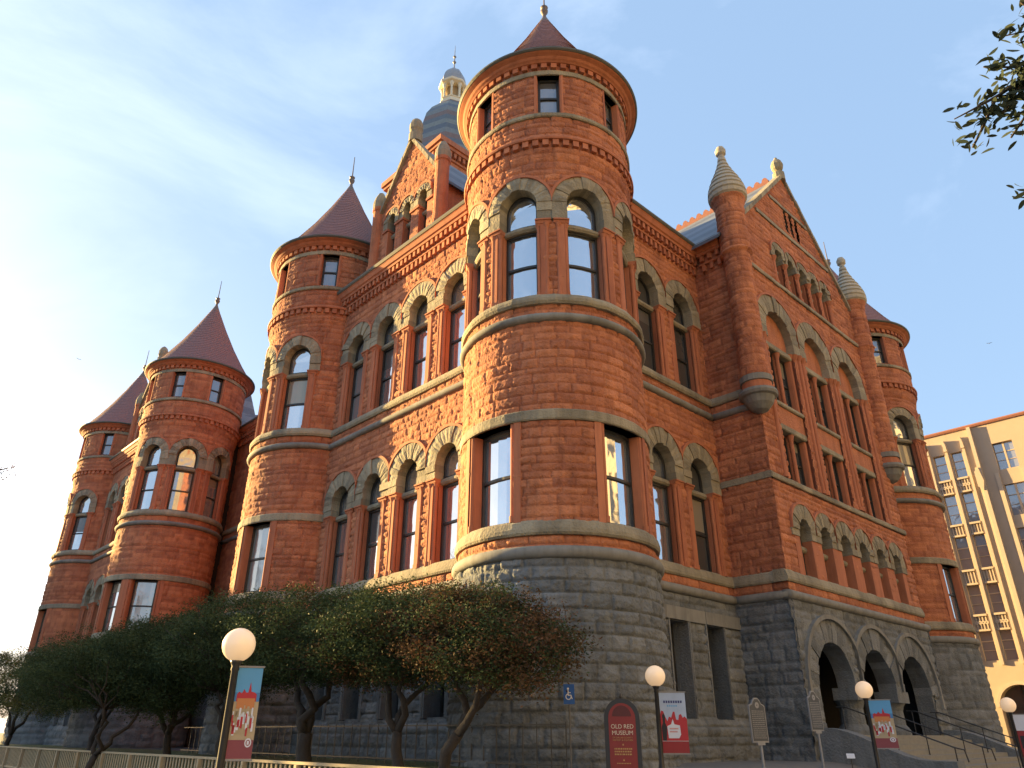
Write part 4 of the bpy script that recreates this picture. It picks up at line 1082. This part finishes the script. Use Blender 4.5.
# the branch that hangs into the top right corner belongs to an oak on the pavement
def corner_oak():
    rng = np.random.default_rng(91)
    base = (7.4, 3.4); z0 = ghs(*base)
    T = thing('oak_tree', 'oak on the pavement whose leafy twigs hang into the top right corner', 'tree', (*base, z0))
    tb = MB(); o = np.array([base[0], base[1], z0])
    F = np.array([7.2, 3.6, 4.2])
    tube(tb, [(0, 0, -.2), (-.05, .1, 2), tuple(F - o)], [.32, .25, .22], 12)
    cen = []
    def limb(pts, rads, leafy=0.0, dens=26, spread=.06):
        pts = [np.array(p, float) for p in pts]; tube(tb, [tuple(p - o) for p in pts], rads, 6)
        for a, b in zip(pts[:-1], pts[1:]):
            L = np.linalg.norm(b - a)
            for q in range(int(L * dens * leafy)):
                cen.append(a + (b - a) * rng.random() + rng.normal(0, spread, 3))
    limb([F, (6.0, 4.0, 5.6), (4.9, 4.25, 6.35), (4.48, 4.26, 6.55)], [.16, .1, .05, .03])
    limb([(4.48, 4.26, 6.6), (4.19, 4.32, 6.47), (3.99, 4.38, 6.34), (3.79, 4.43, 6.24), (3.62, 4.47, 6.16)], [.028, .02, .014, .009, .005], 2.0)
    for pts in ([(4.3, 4.3, 6.52), (4.15, 4.3, 6.56), (4.0, 4.29, 6.55), (3.86, 4.29, 6.55)], [(4.19, 4.32, 6.47), (4.05, 4.42, 6.25), (3.93, 4.47, 6.1)], [(3.95, 4.4, 6.3), (3.84, 4.5, 6.08), (3.77, 4.57, 5.95)],
                [(4.4, 4.28, 6.55), (4.25, 4.42, 6.25), (4.08, 4.53, 6.02)], [(4.48, 4.26, 6.6), (4.35, 4.18, 6.72), (4.19, 4.15, 6.8), (4.03, 4.17, 6.77)], [(4.45, 4.2, 6.75), (4.3, 4.1, 6.95), (4.16, 4.06, 7.03)],
                [(4.5, 4.3, 6.5), (4.35, 4.35, 6.42), (4.2, 4.4, 6.3)], [(4.5, 4.4, 6.3), (4.4, 4.6, 5.9), (4.22, 4.76, 5.55)], [(4.3, 4.3, 6.5), (4.17, 4.36, 6.38), (4.06, 4.36, 6.4)]):
        limb(pts, [.014, .011, .008, .005][:len(pts)], 3.0, 48, .06)
    for k in range(26):
        a = rng.uniform(-1.1, 2.2); e = F + np.array([2.6 * math.cos(a), 2.6 * math.sin(a), rng.uniform(1.2, 3.6)]) * rng.uniform(.6, 1)
        if e[0] < 5.2 + .9 * (e[1] - 3): continue
        limb([F, (F + e) / 2 + rng.normal(0, .15, 3), e], [.09, .05, .02])
        for q in range(160): cen.append(e + rng.normal(0, .38, 3))
    cen = np.array(cen) - o
    tb.build('trunk', None, BARK, T, smooth=True)
    link('crown', leaves_mesh('crown', cen, .044, [leafmat('bluish dark oak leaf', (.02, .032, .024), (.055, .07, .05))], None, None, 92, LEAF8), T)  # bluish dark green leaf colour
corner_oak()

# ------------------------------------------------------------------ the pale office building across the street
def office():
    CRM = mat('warm cream stucco', (.40, .325, .25), .85, (.35, .28, .21), scale=1.5, bump=.003)
    CRM2 = mat('pale cast stone', (.43, .36, .285), .85, (.36, .30, .235), scale=3)
    BRN = mat('copper brown coping', (.33, .14, .10), .6)
    OF = thing('office_building', 'cream office building with ornamented window bays across the street', 'building', tuple(dR * 70 + dL * 15 + np.array([0, 0, .4])))
    org = np.array(dR * 70 + dL * 15 + np.array([0, 0, .4]))
    S = Flat(dR * 70, dL, nL)
    def part(mb, name, m, parent=OF):
        o = mb.build(name, S, m, None, origin=org); o.parent = parent; return o
    w = MB()
    floors = [(21.75, 24.07), (17.84, 20.45), (14.05, 16.8), (10.48, 12.8), (6.95, 9.17)]
    piers, wins, pairs = [], [], []
    base = 15.3
    us = []
    for kk in range(-1, 3):
        o = 8.6 * kk
        us.append((o + 16.0, o + 16.86, 'n')); us.append((o + 17.5 - .08, o + 18.36 - .08 + .02, 'n'))
    # solid bands between the windows: build the wall from vertical strips
    narrow = []; wide = []
    for kk in range(-1, 3):
        o = 8.75 * kk
        narrow += [(16.5 + o, 17.38 + o), (17.88 + o, 18.84 + o)]; wide += [(12.63 + o, 14.13 + o), (21.3 + o, 21.4 + o) if False else (12.63 + o, 14.13 + o)]
    opens = sorted(set(narrow + wide)); x = -6.0
    for (a, b) in opens:
        w.hexa(x, a, 6.8, 25.95, -12, 0)
        zz = 6.8
        for (z0, z1) in sorted(floors):
            w.hexa(a, b, zz, z0, -1.2, -.06); zz = z1
        w.hexa(a, b, zz, 25.95, -1.2, -.004)
        x = b
    w.hexa(x, 46, 6.8, 25.95, -12, 0)
    w.hexa(-6, 46, 25.95, 26.0, -12, .0)
    # ground storey with arches
    arcs = [17.0 + 4.375 * k - 8.75 for k in range(0, 7)]
    x = -6
    for a in arcs:
        r = 1.55
        w.hexa(x, a - r, .2, 6.8, -12, .02)
        pts = [(a - r, 3.6)] + [(a + r * math.cos(math.pi - math.pi * k / 14), 3.6 + r * math.sin(math.pi * k / 14)) for k in range(15)]
        for k in range(1, 15):
            (ua, za), (ub, zb) = pts[k], pts[k + 1]
            w.poly([(ua, za), (ub, zb), (ub, 6.8), (ua, 6.8)], -.8, .02)
        x = a + r
    w.hexa(x, 46, .2, 6.8, -12, .02)
    part(w, 'wall', CRM)
    for a in arcs:
        g = MB(); g.hexa(a - 1.5, a + 1.5, .3, 5.2, -.78, -.7); o = part(g, 'arched_shopfront', GL_D)
        f = MB(); f.hexa(a - .05, a + .05, .3, 5.1, -.7, -.6); f.hexa(a - 1.5, a + 1.5, 3.5, 3.65, -.7, -.62); part(f, 'frame', FRAME, o)
        t = MB(); t.ring(a, 3.6, 1.55, 1.8, 0, .12, n=16, tones=False); part(t, 'arch_trim', CRM2, o)
    for kk in range(-1, 3):
        o_ = 8.75 * kk
        p = MB()
        for u in (19.12, 17.63, 16.25):
            p.hexa(u + o_ - .1, u + o_ + .1, 6.6, 24.2, 0, .22); p.poly([(u + o_ - .14, 24.2), (u + o_ + .14, 24.2), (u + o_ + .1, 24.8), (u + o_, 25.25), (u + o_ - .1, 24.8)], 0, .36)
        p.hexa(15.32 + o_, 15.6 + o_, 6.8, 25.9, 0, .35); p.hexa(15.62 + o_, 15.8 + o_, 6.8, 22.3, 0, .2)
        p.poly([(15.5 + o_, 22.2), (15.85 + o_, 21.9), (15.85 + o_, 20.6), (15.5 + o_, 20.2), (15.32 + o_, 21)], .1, .5)
        p.hexa(14.2 + o_, 14.5 + o_, 6.8, 21.5, 0, .12); p.hexa(12.3 + o_, 12.55 + o_, 6.8, 21.5, 0, .12)
        part(p, 'pilaster', CRM2)
        for (a, b) in ((16.5 + o_, 17.38 + o_), (17.88 + o_, 18.84 + o_)):
            for i, (z0, z1) in enumerate(floors):
                q = MB()
                if i < 4:
                    zt, zb = z0, floors[i + 1][1]
                    q.hexa(a, b, zt - .16, zt, -.06, .16); q.hexa(a, b, zb, zb + .14, -.06, .12)
                    for j in range(4):
                        u = a + (b - a) * (j + .5) / 4
                        q.hexa(u - .045, u + .045, zb + .14, zt - .16, -.058, .06)
                        if i in (0, 3): q.ring(u, (zb + zt) / 2, .05, .14, -.058, .08, n=8, t0=0, t1=360, tones=False)
                    part(q, 'spandrel_panel', CRM2)
        for (a, b, wd) in ((16.5 + o_, 17.38 + o_, 0), (17.88 + o_, 18.84 + o_, 0), (12.63 + o_, 14.13 + o_, 1)):
            if kk not in (0, -1): continue
            for (z0, z1) in floors:
                g = MB(); g.hexa(a, b, z0, z1, -.36, -.3); gl = part(g, 'window', GL_O)
                f = MB()
                zm = z0 + (z1 - z0) * .66; f.hexa(a, b, zm - .035, zm + .035, -.3, -.24); f.hexa(a, b, z0 + (z1 - z0) * .35 - .02, z0 + (z1 - z0) * .35 + .02, -.3, -.25)
                if wd: f.hexa((a + b) / 2 - .07, (a + b) / 2 + .07, z0, z1, -.3, -.2)
                part(f, 'frame', CRM2, gl)
    c = MB(); c.prof(-6.1, 46.1, [(-.5, 25.9), (.12, 25.9), (.2, 26.05), (.2, 26.15), (-.5, 26.15)], 1); part(c, 'coping', BRN)
    r = MB(); r.hexa(-6, 46, 26.0, 26.04, -12, -.5); part(r, 'flat_roof', ASPH)
GL_O = glass('office pane', (.34, .35, .37), .55, .05)
office()

# ------------------------------------------------------------------ lamps and banners
GLOBE = bpy.data.materials.new('lit opal globe'); GLOBE.use_nodes = True
_n, _l = GLOBE.node_tree.nodes, GLOBE.node_tree.links
_b = _n['Principled BSDF']; _b.inputs['Base Color'].default_value = (.72, .62, .48, 1); _b.inputs['Roughness'].default_value = .25
_b.inputs['Emission Color'].default_value = (1.0, .62, .32, 1); _b.inputs['Emission Strength'].default_value = .085
def lamp(x, y, zc, label, r=.225):
    g = ghs(x, y); T = thing('street_lamp', label, 'lamp', (x, y, g), 0, 'globe street lamps around the building')
    h = zc - g
    p = MB(); p.lathe(0, 0, [(.12, 0), (.12, .1), (.08, .16), (.062, .3), (.055, .5), (.048, h - r - .12), (.06, h - r - .1), (.05, h - r - .06), (.07, h - r - .02), (.085, h - r + .02), (.06, h - r + .03)], n=14); p.build('post', None, IRON, T, smooth=True)
    q = MB(); n = 14; q.lathe(0, 0, [(max(.01, r * math.sin(math.pi * k / n)), h - r * math.cos(math.pi * k / n)) for k in range(n + 1)], n=24); q.build('globe', None, GLOBE, T, smooth=True)
    return T
lamp(-3.83, 10.88, 2.72, 'nearest globe lamp, its post carrying the tall blue banner before the trees')
lamp(3.25, 17.72, 2.79, 'globe lamp beside the white and red banner, right of the arched museum sign')
lamp(9.65, 21.64, 2.72, 'globe lamp standing before the middle entrance arch')
lamp(15.96, 25.62, 2.49, 'globe lamp beyond the steps, next to the cream office building')

def flatmat(name, c): return mat(name, c, .7, tuple(v * .9 for v in c))
BLUE, BLUE2, MAR, ORA, TAN, WHT, REDP, DRED, NAVY, GOLD, PINK, BLK = (flatmat('print sky blue', (.10, .33, .60)), flatmat('print mid blue', (.06, .20, .45)), flatmat('print maroon', (.22, .055, .07)), flatmat('print orange', (.50, .20, .07)), flatmat('print tan', (.42, .34, .22)),
    flatmat('print white', (.62, .66, .74)), flatmat('print scarlet', (.42, .03, .04)), flatmat('print dark red', (.27, .025, .03)), flatmat('print navy', (.04, .05, .16)), flatmat('print gold', (.55, .38, .13)), flatmat('print pink', (.55, .30, .30)), flatmat('print black', (.02, .02, .025)))
def quadz(mb, x0, x1, z0, z1, d, m): mb.add([(x0, z0, d), (x1, z0, d), (x1, z1, d), (x0, z1, d)], [(0, 1, 2, 3)], m, .5)
def banner(lx, ly, ztop, w, h, face, label, design, gap=.035, side=1):
    """hangs beside the post on two short arms; local x runs to the right as seen from the street"""
    T = thing('banner', label, 'banner', (lx, ly, ztop - h), face, 'banners hung on lamp posts')
    x0 = gap if side > 0 else -gap - w
    c = MB(); n = 8
    vs = []; fs = []
    for j in range(n + 1):
        for i in range(5):
            bow = 0.0
            vs.append((x0 + w * i / 4, h * j / n, bow))
    for j in range(n):
        for i in range(4): a = j * 5 + i; fs.append((a, a + 1, a + 6, a + 5))
    k = len(vs); vs2 = [(u, z, d + .006) for u, z, d in vs]
    c.add(vs, fs, 0, .5); c.add(vs2, fs, 0, .5); 
    cl = c.build('cloth', None, design[0], T)
    for (nm, m, shapes) in design[1]:
        q = MB()
        for pts in shapes:
            P = [(x0 + w * u, h * v, -.003 - .0012 * design[1].index((nm, m, shapes))) for u, v in pts]
            q.add(P, [tuple(range(len(P)))], 0, .5)
        q.build(nm, None, m, T)
    for z in (h + .015, -.015): a = MB(); a.hexa(min(0, x0), max(x0 + w + .02, 0), z - .012, z + .012, -.012, .012); a.build('arm', None, LEAD, T)
    return T
def box(u0, u1, v0, v1): return [(u0, v0), (u1, v0), (u1, v1), (u0, v1)]
def circ(u, v, r, rv, n=14): return [(u + r * math.cos(2 * math.pi * k / n), v + rv * math.sin(2 * math.pi * k / n)) for k in range(n)]
rngb = np.random.default_rng(5)
def arr(x): return [tuple(p) for p in x]
def crowd(v0, v1, n, seed):
    r = np.random.default_rng(seed); out = []
    for k in range(n):
        u, v = r.uniform(.05, .85), r.uniform(v0, v1 - .1); out.append(box(u, u + r.uniform(.04, .1), v, v + r.uniform(.05, .13)))
    return out
sky_ = [('sky', BLUE, [box(.0, 1, .62, 1)]), ('lower_sky', BLUE2, [box(0, 1, .62, .72)]),
        ('building_silhouette', REDP, [[(.12, .62), (.12, .70), (.2, .73), (.3, .71), (.38, .76), (.46, .72), (.54, .72), (.6, .84), (.66, .73), (.8, .72), (.88, .70), (.88, .62)]]),
        ('building_front', ORA, [box(.16, .84, .54, .655)]),
        ('crowd_tan', TAN, crowd(.27, .56, 26, 1)), ('crowd_blue', WHT, crowd(.24, .56, 20, 2)), ('crowd_red', REDP, crowd(.22, .5, 10, 3)),
        ('footer', MAR, [box(0, 1, 0, .2)]), ('emblem', WHT, [circ(.8, .17, .13, .05)]), ('emblem_centre', MAR, [circ(.8, .17, .085, .033)]), ('emblem_bar', WHT, [box(.76, .84, .15, .19)])]
F1 = math.atan2(-3.83, 10.88) * -1
banner(-3.83, 10.88, 2.42, .34, 1.13, R(14), 'narrow blue banner with a red building and maroon foot, on the nearest lamp', (TAN, sky_))
ppl = [('sky', mat('print pale blue', (.42, .52, .68), .7), [box(0, 1, .5, 1)]),
       ('title', NAVY, [box(.17 + .09 * k, .235 + .09 * k, .825, .868) for k in range(8)]), ('subtitle', BLUE, [box(.3 + .08 * k, .35 + .08 * k, .765, .79) for k in range(5)]),
       ('crowd', REDP, [[(0, .2), (0, .60), (.06, .70), (.14, .69), (.2, .6), (.27, .52), (.34, .60), (.42, .58), (.5, .68), (.56, .68), (.6, .55), (.68, .54), (.72, .63), (.8, .64), (.85, .58), (.93, .60), (1, .56), (1, .2)]]),
       ('figure', BLK, [[(.06, .2), (.04, .42), (.1, .5), (.08, .62), (.14, .66), (.2, .6), (.18, .5), (.24, .42), (.2, .2)]]),
       ('placard', WHT, [[(.28, .24), (.25, .44), (.4, .47), (.47, .56), (.52, .47), (.72, .45), (.74, .3), (.66, .24)]]), ('placard_text', PINK, [box(.33, .66, .385, .41), box(.33, .62, .335, .36)]),
       ('footer', DRED, [box(0, 1, 0, .19)])]
banner(3.25, 17.72, 2.44, .58, 1.2, R(-6), 'pale blue banner with red crowd figures, on the lamp right of the museum sign', (WHT, ppl))
banner(9.65, 21.64, 2.45, .55, 1.15, R(-24), 'blue-topped banner with a red building and maroon foot before the entrance arches', (TAN, sky_))
banner(15.96, 25.62, 2.2, .6, 1.2, R(-32), 'dark red banner on the lamp beyond the entrance steps', (DRED, [('panel', WHT, [box(.0, 1, .62, 1)]), ('figures', BLK, [box(.1, .8, .2, .5), box(.5, .9, .45, .62)])]))

# ------------------------------------------------------------------ signs
def text_mesh(s, size, m, parent, name, loc, ext=.002, align='CENTER', spc=1.0):
    cu = bpy.data.curves.new(name, 'FONT'); cu.body = s; cu.size = size; cu.extrude = ext; cu.align_x = align; cu.align_y = 'CENTER'; cu.space_character = spc
    o = bpy.data.objects.new(name, cu); COL.objects.link(o)
    bpy.context.view_layer.update()
    me = bpy.data.meshes.new_from_object(o.evaluated_get(bpy.context.evaluated_depsgraph_get()))
    bpy.data.objects.remove(o)
    me.materials.clear(); me.materials.append(m)
    t = link(name, me, parent); t.location = loc; t.rotation_euler = (math.pi / 2, 0, 0)
    return t
def museum_sign():
    x, y = 2.28, 16.54; g = ghs(x, y)
    T = thing('museum_sign', 'red arched museum sign in a black frame before the round granite tower base', 'sign', (x, y, g), R(-8)); T.scale = (.88, .88, .9)
    zc0 = .28; w, hs = .30, 1.05; r = .30
    out = [(-.41, 0)] + [(.41 * math.cos(math.pi - math.pi * k / 20), zc0 + hs + .41 * math.sin(math.pi * k / 20)) for k in range(21)] + [(.41, 0)]
    f = MB(); f.poly(out, -.06, .08); f.build('frame', None, IRON, T)
    pin = [(-.31, zc0 - .02)] + [(.31 * math.cos(math.pi - math.pi * k / 20), zc0 + hs + .31 * math.sin(math.pi * k / 20)) for k in range(21)] + [(.31, zc0 - .02)]
    p = MB(); p.poly(pin, -.075, -.055); P_ = p.build('panel', None, mat('sign red', (.25, .022, .018), .45), T)
    dk = MB(); dk.poly([(x_ * .72, zc0 + hs + .03 + (z_ - zc0 - hs) * .75) for x_, z_ in pin[1:-1]], -.078, -.076); dk.build('emblem_field', None, mat('sign deep red', (.10, .014, .014), .5), T)
    ft = MB(); ft.lathe(0, -.0, [(.02, zc0 + hs + .4), (.035, zc0 + hs + .45), (.01, zc0 + hs + .52)], n=8); ft.build('finial', None, IRON, T)
    cream = mat('cream lettering', (.70, .64, .50), .5); gold = mat('gold lettering', (.50, .30, .10), .5)
    y0 = -.08
    text_mesh('OLD RED', .125, cream, T, 'lettering', (0, y0, zc0 + .87)); text_mesh('MUSEUM', .125, cream, T, 'lettering_line', (0, y0, zc0 + .74))
    text_mesh('OF DALLAS COUNTY', .048, gold, T, 'lettering', (0, y0, zc0 + .645)); text_mesh('HISTORY & CULTURE', .048, gold, T, 'lettering', (0, y0, zc0 + .595))
    b = MB()
    rr = np.random.default_rng(3)
    for z_ in (.42, .365, .31):
        u = -.2
        while u < .19:
            l_ = rr.uniform(.02, .05); b.hexa(u, min(u + l_, .2), zc0 + z_ - .015, zc0 + z_ + .015, y0, y0 + .003); u += l_ + .014
    u = -.16
    while u < .15: b.hexa(u, u + .025, zc0 + .12, zc0 + .14, y0, y0 + .003); u += .036
    for z_ in (.5, .19): b.poly([(-.02, zc0 + z_), (0, zc0 + z_ - .02), (.02, zc0 + z_), (0, zc0 + z_ + .03)], y0, y0 + .003)
    b.build('small_print', None, gold, T)
museum_sign()
def access_sign():
    x, y = 1.23, 16.82; g = ghs(x, y)
    T = thing('access_sign', 'small blue wheelchair access sign on a thin post before the granite base', 'sign', (x, y, g), R(-5))
    p = MB(); p.col(0, .03, 0, 1.75, .018, n=8); p.build('post', None, mat('galvanised post', (.12, .12, .12), .5, metallic=.4), T)
    q = MB(); q.hexa(-.115, .115, 1.33, 1.72, -.006, .006); q.build('plate', None, mat('sign blue', (.01, .10, .42), .4), T)
    s = MB(); W = -.009
    s.ring(-.012, 1.475, .045, .062, W, -.0065, n=18, t0=100, t1=370, tones=False)
    s.hexa(-.03, -.008, 1.50, 1.60, W - .0005, -.0065); s.ring(-.018, 1.63, .002, .022, W - .001, -.0065, n=10, t0=0, t1=360, tones=False)
    s.hexa(-.03, .04, 1.545, 1.56, W - .0015, -.0065); s.hexa(-.02, .045, 1.493, 1.512, W - .002, -.0065); s.poly([(.03, 1.512), (.048, 1.512), (.075, 1.43), (.058, 1.425)], W - .0025, -.0065)
    s.build('symbol', None, mat('sign white', (.75, .77, .8), .5), T)
access_sign()
def marker(x, y, zc, face, label):
    g = ghs(x, y); T = thing('historical_marker', label, 'sign', (x, y, g), face, 'cast historical markers beside the entrance')
    h = zc - g
    ol = [(-.3, -.5), (.3, -.5), (.3, .36), (.25, .4), (.18, .42), (.13, .5), (.06, .56), (-.06, .56), (-.13, .5), (-.18, .42), (-.25, .4), (-.3, .36)]
    silver = mat('cast aluminium border', (.32, .33, .345), .5, metallic=.2); blk = mat('dark marker field', (.085, .095, .105), .6, metallic=.1)
    f = MB(); f.poly([(u, h + v) for u, v in ol], -.02, .02); f.build('plate', None, silver, T)
    c = MB(); c.poly([(u * .9, h + .005 + v * .93) for u, v in ol], -.026, -.019); c.build('field', None, blk, T)
    e = MB(); e.ring(0, h + .38, .02, .075, -.032, -.025, n=10, t0=0, t1=360, tones=False)
    rr = np.random.default_rng(4)
    for k in range(15):
        z_ = h + .24 - .045 * k; u = -.23
        while u < .22: l_ = rr.uniform(.02, .06); e.hexa(u, min(u + l_, .235), z_ - .008, z_ + .008, -.03, -.025); u += l_ + .015
    e.build('raised_text', None, silver, T)
    p = MB(); p.hexa(-.14, .14, h - .56, h - .5, -.03, .03); p.col(0, 0, 0, h - .54, .035, n=10); p.build('post', None, silver, T)
marker(6.42, 20.92, 1.92, R(32), 'historical marker on a post before the shaded granite wall, left of the entrance')
marker(8.73, 23.01, 2.2, R(38), 'historical marker next to the left jamb of the entrance arches')
def info_tag():
    x, y = 8.99, 21.69; g = ghs(x, y)
    T = thing('small_sign', 'small slanted white sign on a thin stake beside the entrance steps', 'sign', (x, y, g), R(-20))
    p = MB(); p.col(0, 0, 0, .62, .012, n=8); p.build('stake', None, IRON, T)
    q = MB(); q.add([(-.1, .58, -.1), (.1, .58, -.1), (.1, .68, .06), (-.1, .68, .06), (-.1, .565, -.1), (.1, .565, -.1), (.1, .665, .06), (-.1, .665, .06)], [(0, 1, 2, 3), (7, 6, 5, 4), (0, 4, 5, 1), (1, 5, 6, 2), (2, 6, 7, 3), (3, 7, 4, 0)], 0, .5); q.build('plate', None, mat('sign white', (.75, .77, .8), .5), T)
info_tag()

# ------------------------------------------------------------------ handrails on the steps
for i, (u, lb) in enumerate(((9.9, 'leftmost thin black handrail on the entrance steps'), (12.4, 'black handrail in line with the first squat column'), (15.9, 'black handrail in line with the second squat column'), (18.4, 'rightmost thin black handrail on the entrance steps'))):
    b = CC + dR * u + nR * OG; T = thing('handrail', lb, 'handrail', (float(b[0]), float(b[1]), GZ), math.atan2(nR[1], nR[0]), 'handrails on the entrance steps')
    pts = [(.15, 0, 2.44), (.5, 0, 2.42), (1.9, 0, 1.88), (3.5, 0, 1.28), (3.75, 0, 1.22), (3.8, 0, .9)]
    m = MB(); tube(m, [(a, b_, c - GZ) for a, b_, c in pts], [.022] * 6, 8); m.build('rail', None, IRON, T)
    for x, z in ((.35, 2.42 - GZ), (1.9, 1.88 - GZ), (3.5, 1.28 - GZ)):
        q = MB(); q.col(x, 0, z - .86, z, .018, n=8); q.build('post', None, IRON, T)

# ------------------------------------------------------------------ fences
PALE = mat('weathered pale timber', (.40, .33, .21), .8, (.30, .24, .15), scale=6, bump=.003)
def picket_fence():
    a, b = along(10.0, 8.2), along(54, 8.0); L = math.hypot(b[0] - a[0], b[1] - a[1]); ang = math.atan2(b[1] - a[1], b[0] - a[0])
    g = .06; T = thing('picket_fence', 'low pale picket fence along the lawn before the live oaks', 'fence', (*a, g), ang)
    k = MB(); n = int(L / .19)
    for i in range(n):
        u = i * .19; z = ghs(a[0] + math.cos(ang) * u, a[1] + math.sin(ang) * u) - g
        k.hexa(u, u + .065, z + .06, .99, -.01, .01)
    k.build('pickets', None, PALE, T)
    r = MB(); r.hexa(-.02, L, .985, 1.035, -.045, .045); r.hexa(-.02, L, .3, .36, .013, .05); r.build('rail', None, PALE, T)
    for i in range(int(L / 2.3) + 1):
        p = MB(); u = i * 2.3; p.hexa(u - .045, u + .045, -.05, .984, .014, .1); p.build('post', None, PALE, T)
picket_fence()
def iron_fence():
    a, b = along(12.0, 13.1), along(33, 13.1); L = math.hypot(b[0] - a[0], b[1] - a[1]); ang = math.atan2(b[1] - a[1], b[0] - a[0])
    T = thing('iron_railing', 'thin black iron railing close to the granite wall behind the oaks', 'railing', (*a, GZ), ang)
    k = MB()
    for i in range(int(L / .45)): k.col(i * .45, 0, 0, 1.0, .014, n=6)
    k.build('bars', None, IRON, T)
    r = MB(); r.hexa(0, L, .93, .96, -.015, .015); r.hexa(0, L, .12, .15, -.015, .015); r.build('rail', None, IRON, T)
iron_fence()

# ------------------------------------------------------------------ two birds high in the sky
def bird(loc, rz, label):
    T = MB()
    body = [(.0, -.2), (.03, -.16), (.045, -.05), (.04, .08), (.02, .18), (.012, .24)]
    n = 8; vs = [(r * math.cos(2 * math.pi * k / n), r * math.sin(2 * math.pi * k / n), y) for r, y in body for k in range(n)]
    fs = [(i * n + k, i * n + (k + 1) % n, (i + 1) * n + (k + 1) % n, (i + 1) * n + k) for i in range(len(body) - 1) for k in range(n)]
    T.add(vs, fs, 0, .5)
    for s in (-1, 1):
        w = [(s * .02, .03, -.07), (s * .22, .10, -.1), (s * .45, .06, .02), (s * .24, .08, .06), (s * .02, .02, .1)]
        T.add(w + [(x, z - .012, y) for x, z, y in w], [(0, 1, 2, 3, 4), (9, 8, 7, 6, 5)] + [(i, (i + 1) % 5, 5 + (i + 1) % 5, 5 + i) for i in range(5)], 0, .5)
    t = [(-.05, 0, .32), (.05, 0, .32), (.015, 0, .2), (-.015, 0, .2)]; T.add(t + [(x, z - .01, y) for x, z, y in t], [(0, 1, 2, 3), (7, 6, 5, 4)], 0, .5)
    o = T.build('bird', None, mat('grey brown plumage', (.10, .08, .07), .8), None); o.location = loc; o.rotation_euler = (.2, .1, rz); o.scale = (.7, .7, .7)
    return tag(o, label, 'bird', 'birds in the sky')
bird((-52.0, 78.0, 42.0), .8, 'small dark bird gliding high at the left, beside the farthest turret')
bird((55.0, 74.0, 42.4), -.6, 'small dark bird above the roof of the cream office building')

# ------------------------------------------------------------------ unseen block added behind the viewer to bounce light onto the entrance front
def bounce_block():
    LIM = mat('bounce block pale limestone', (.31, .275, .235), .85, (.26, .23, .195), scale=1.2)
    off = 52.0
    S = Flat(CC + nR * off, dR, -nR)
    org = CC + nR * off + dR * 10
    T = thing('bounce_office_block', 'unseen pale limestone office block added to bounce light onto the entrance front', 'building', tuple(org))
    w = MB(); x = -38.0
    for k in range(24):
        a = -36 + 4.2 * k; b = a + 1.7
        w.hexa(x, a, 0, 44, -20, 0)
        z = 0
        for i in range(11):
            z0 = 1.2 + 3.9 * i; w.hexa(a, b, z, z0, -20, -.1); w.hexa(a, b, z0, z0 + 2.0, -20, -.4, m=1); z = z0 + 2.0
        w.hexa(a, b, z, 44, -20, -.1); x = b
    w.hexa(x, 66, 0, 44, -20, 0)
    o = w.build('wall', S, [LIM, GL_D], None, origin=org); o.parent = T
    c = MB(); c.prof(-38.3, 66.3, [(-20, 44), (.3, 44), (.6, 44.5), (.6, 45), (-20, 45)], 1); o = c.build('cornice', S, LIM, None, origin=org); o.parent = T
bounce_block()
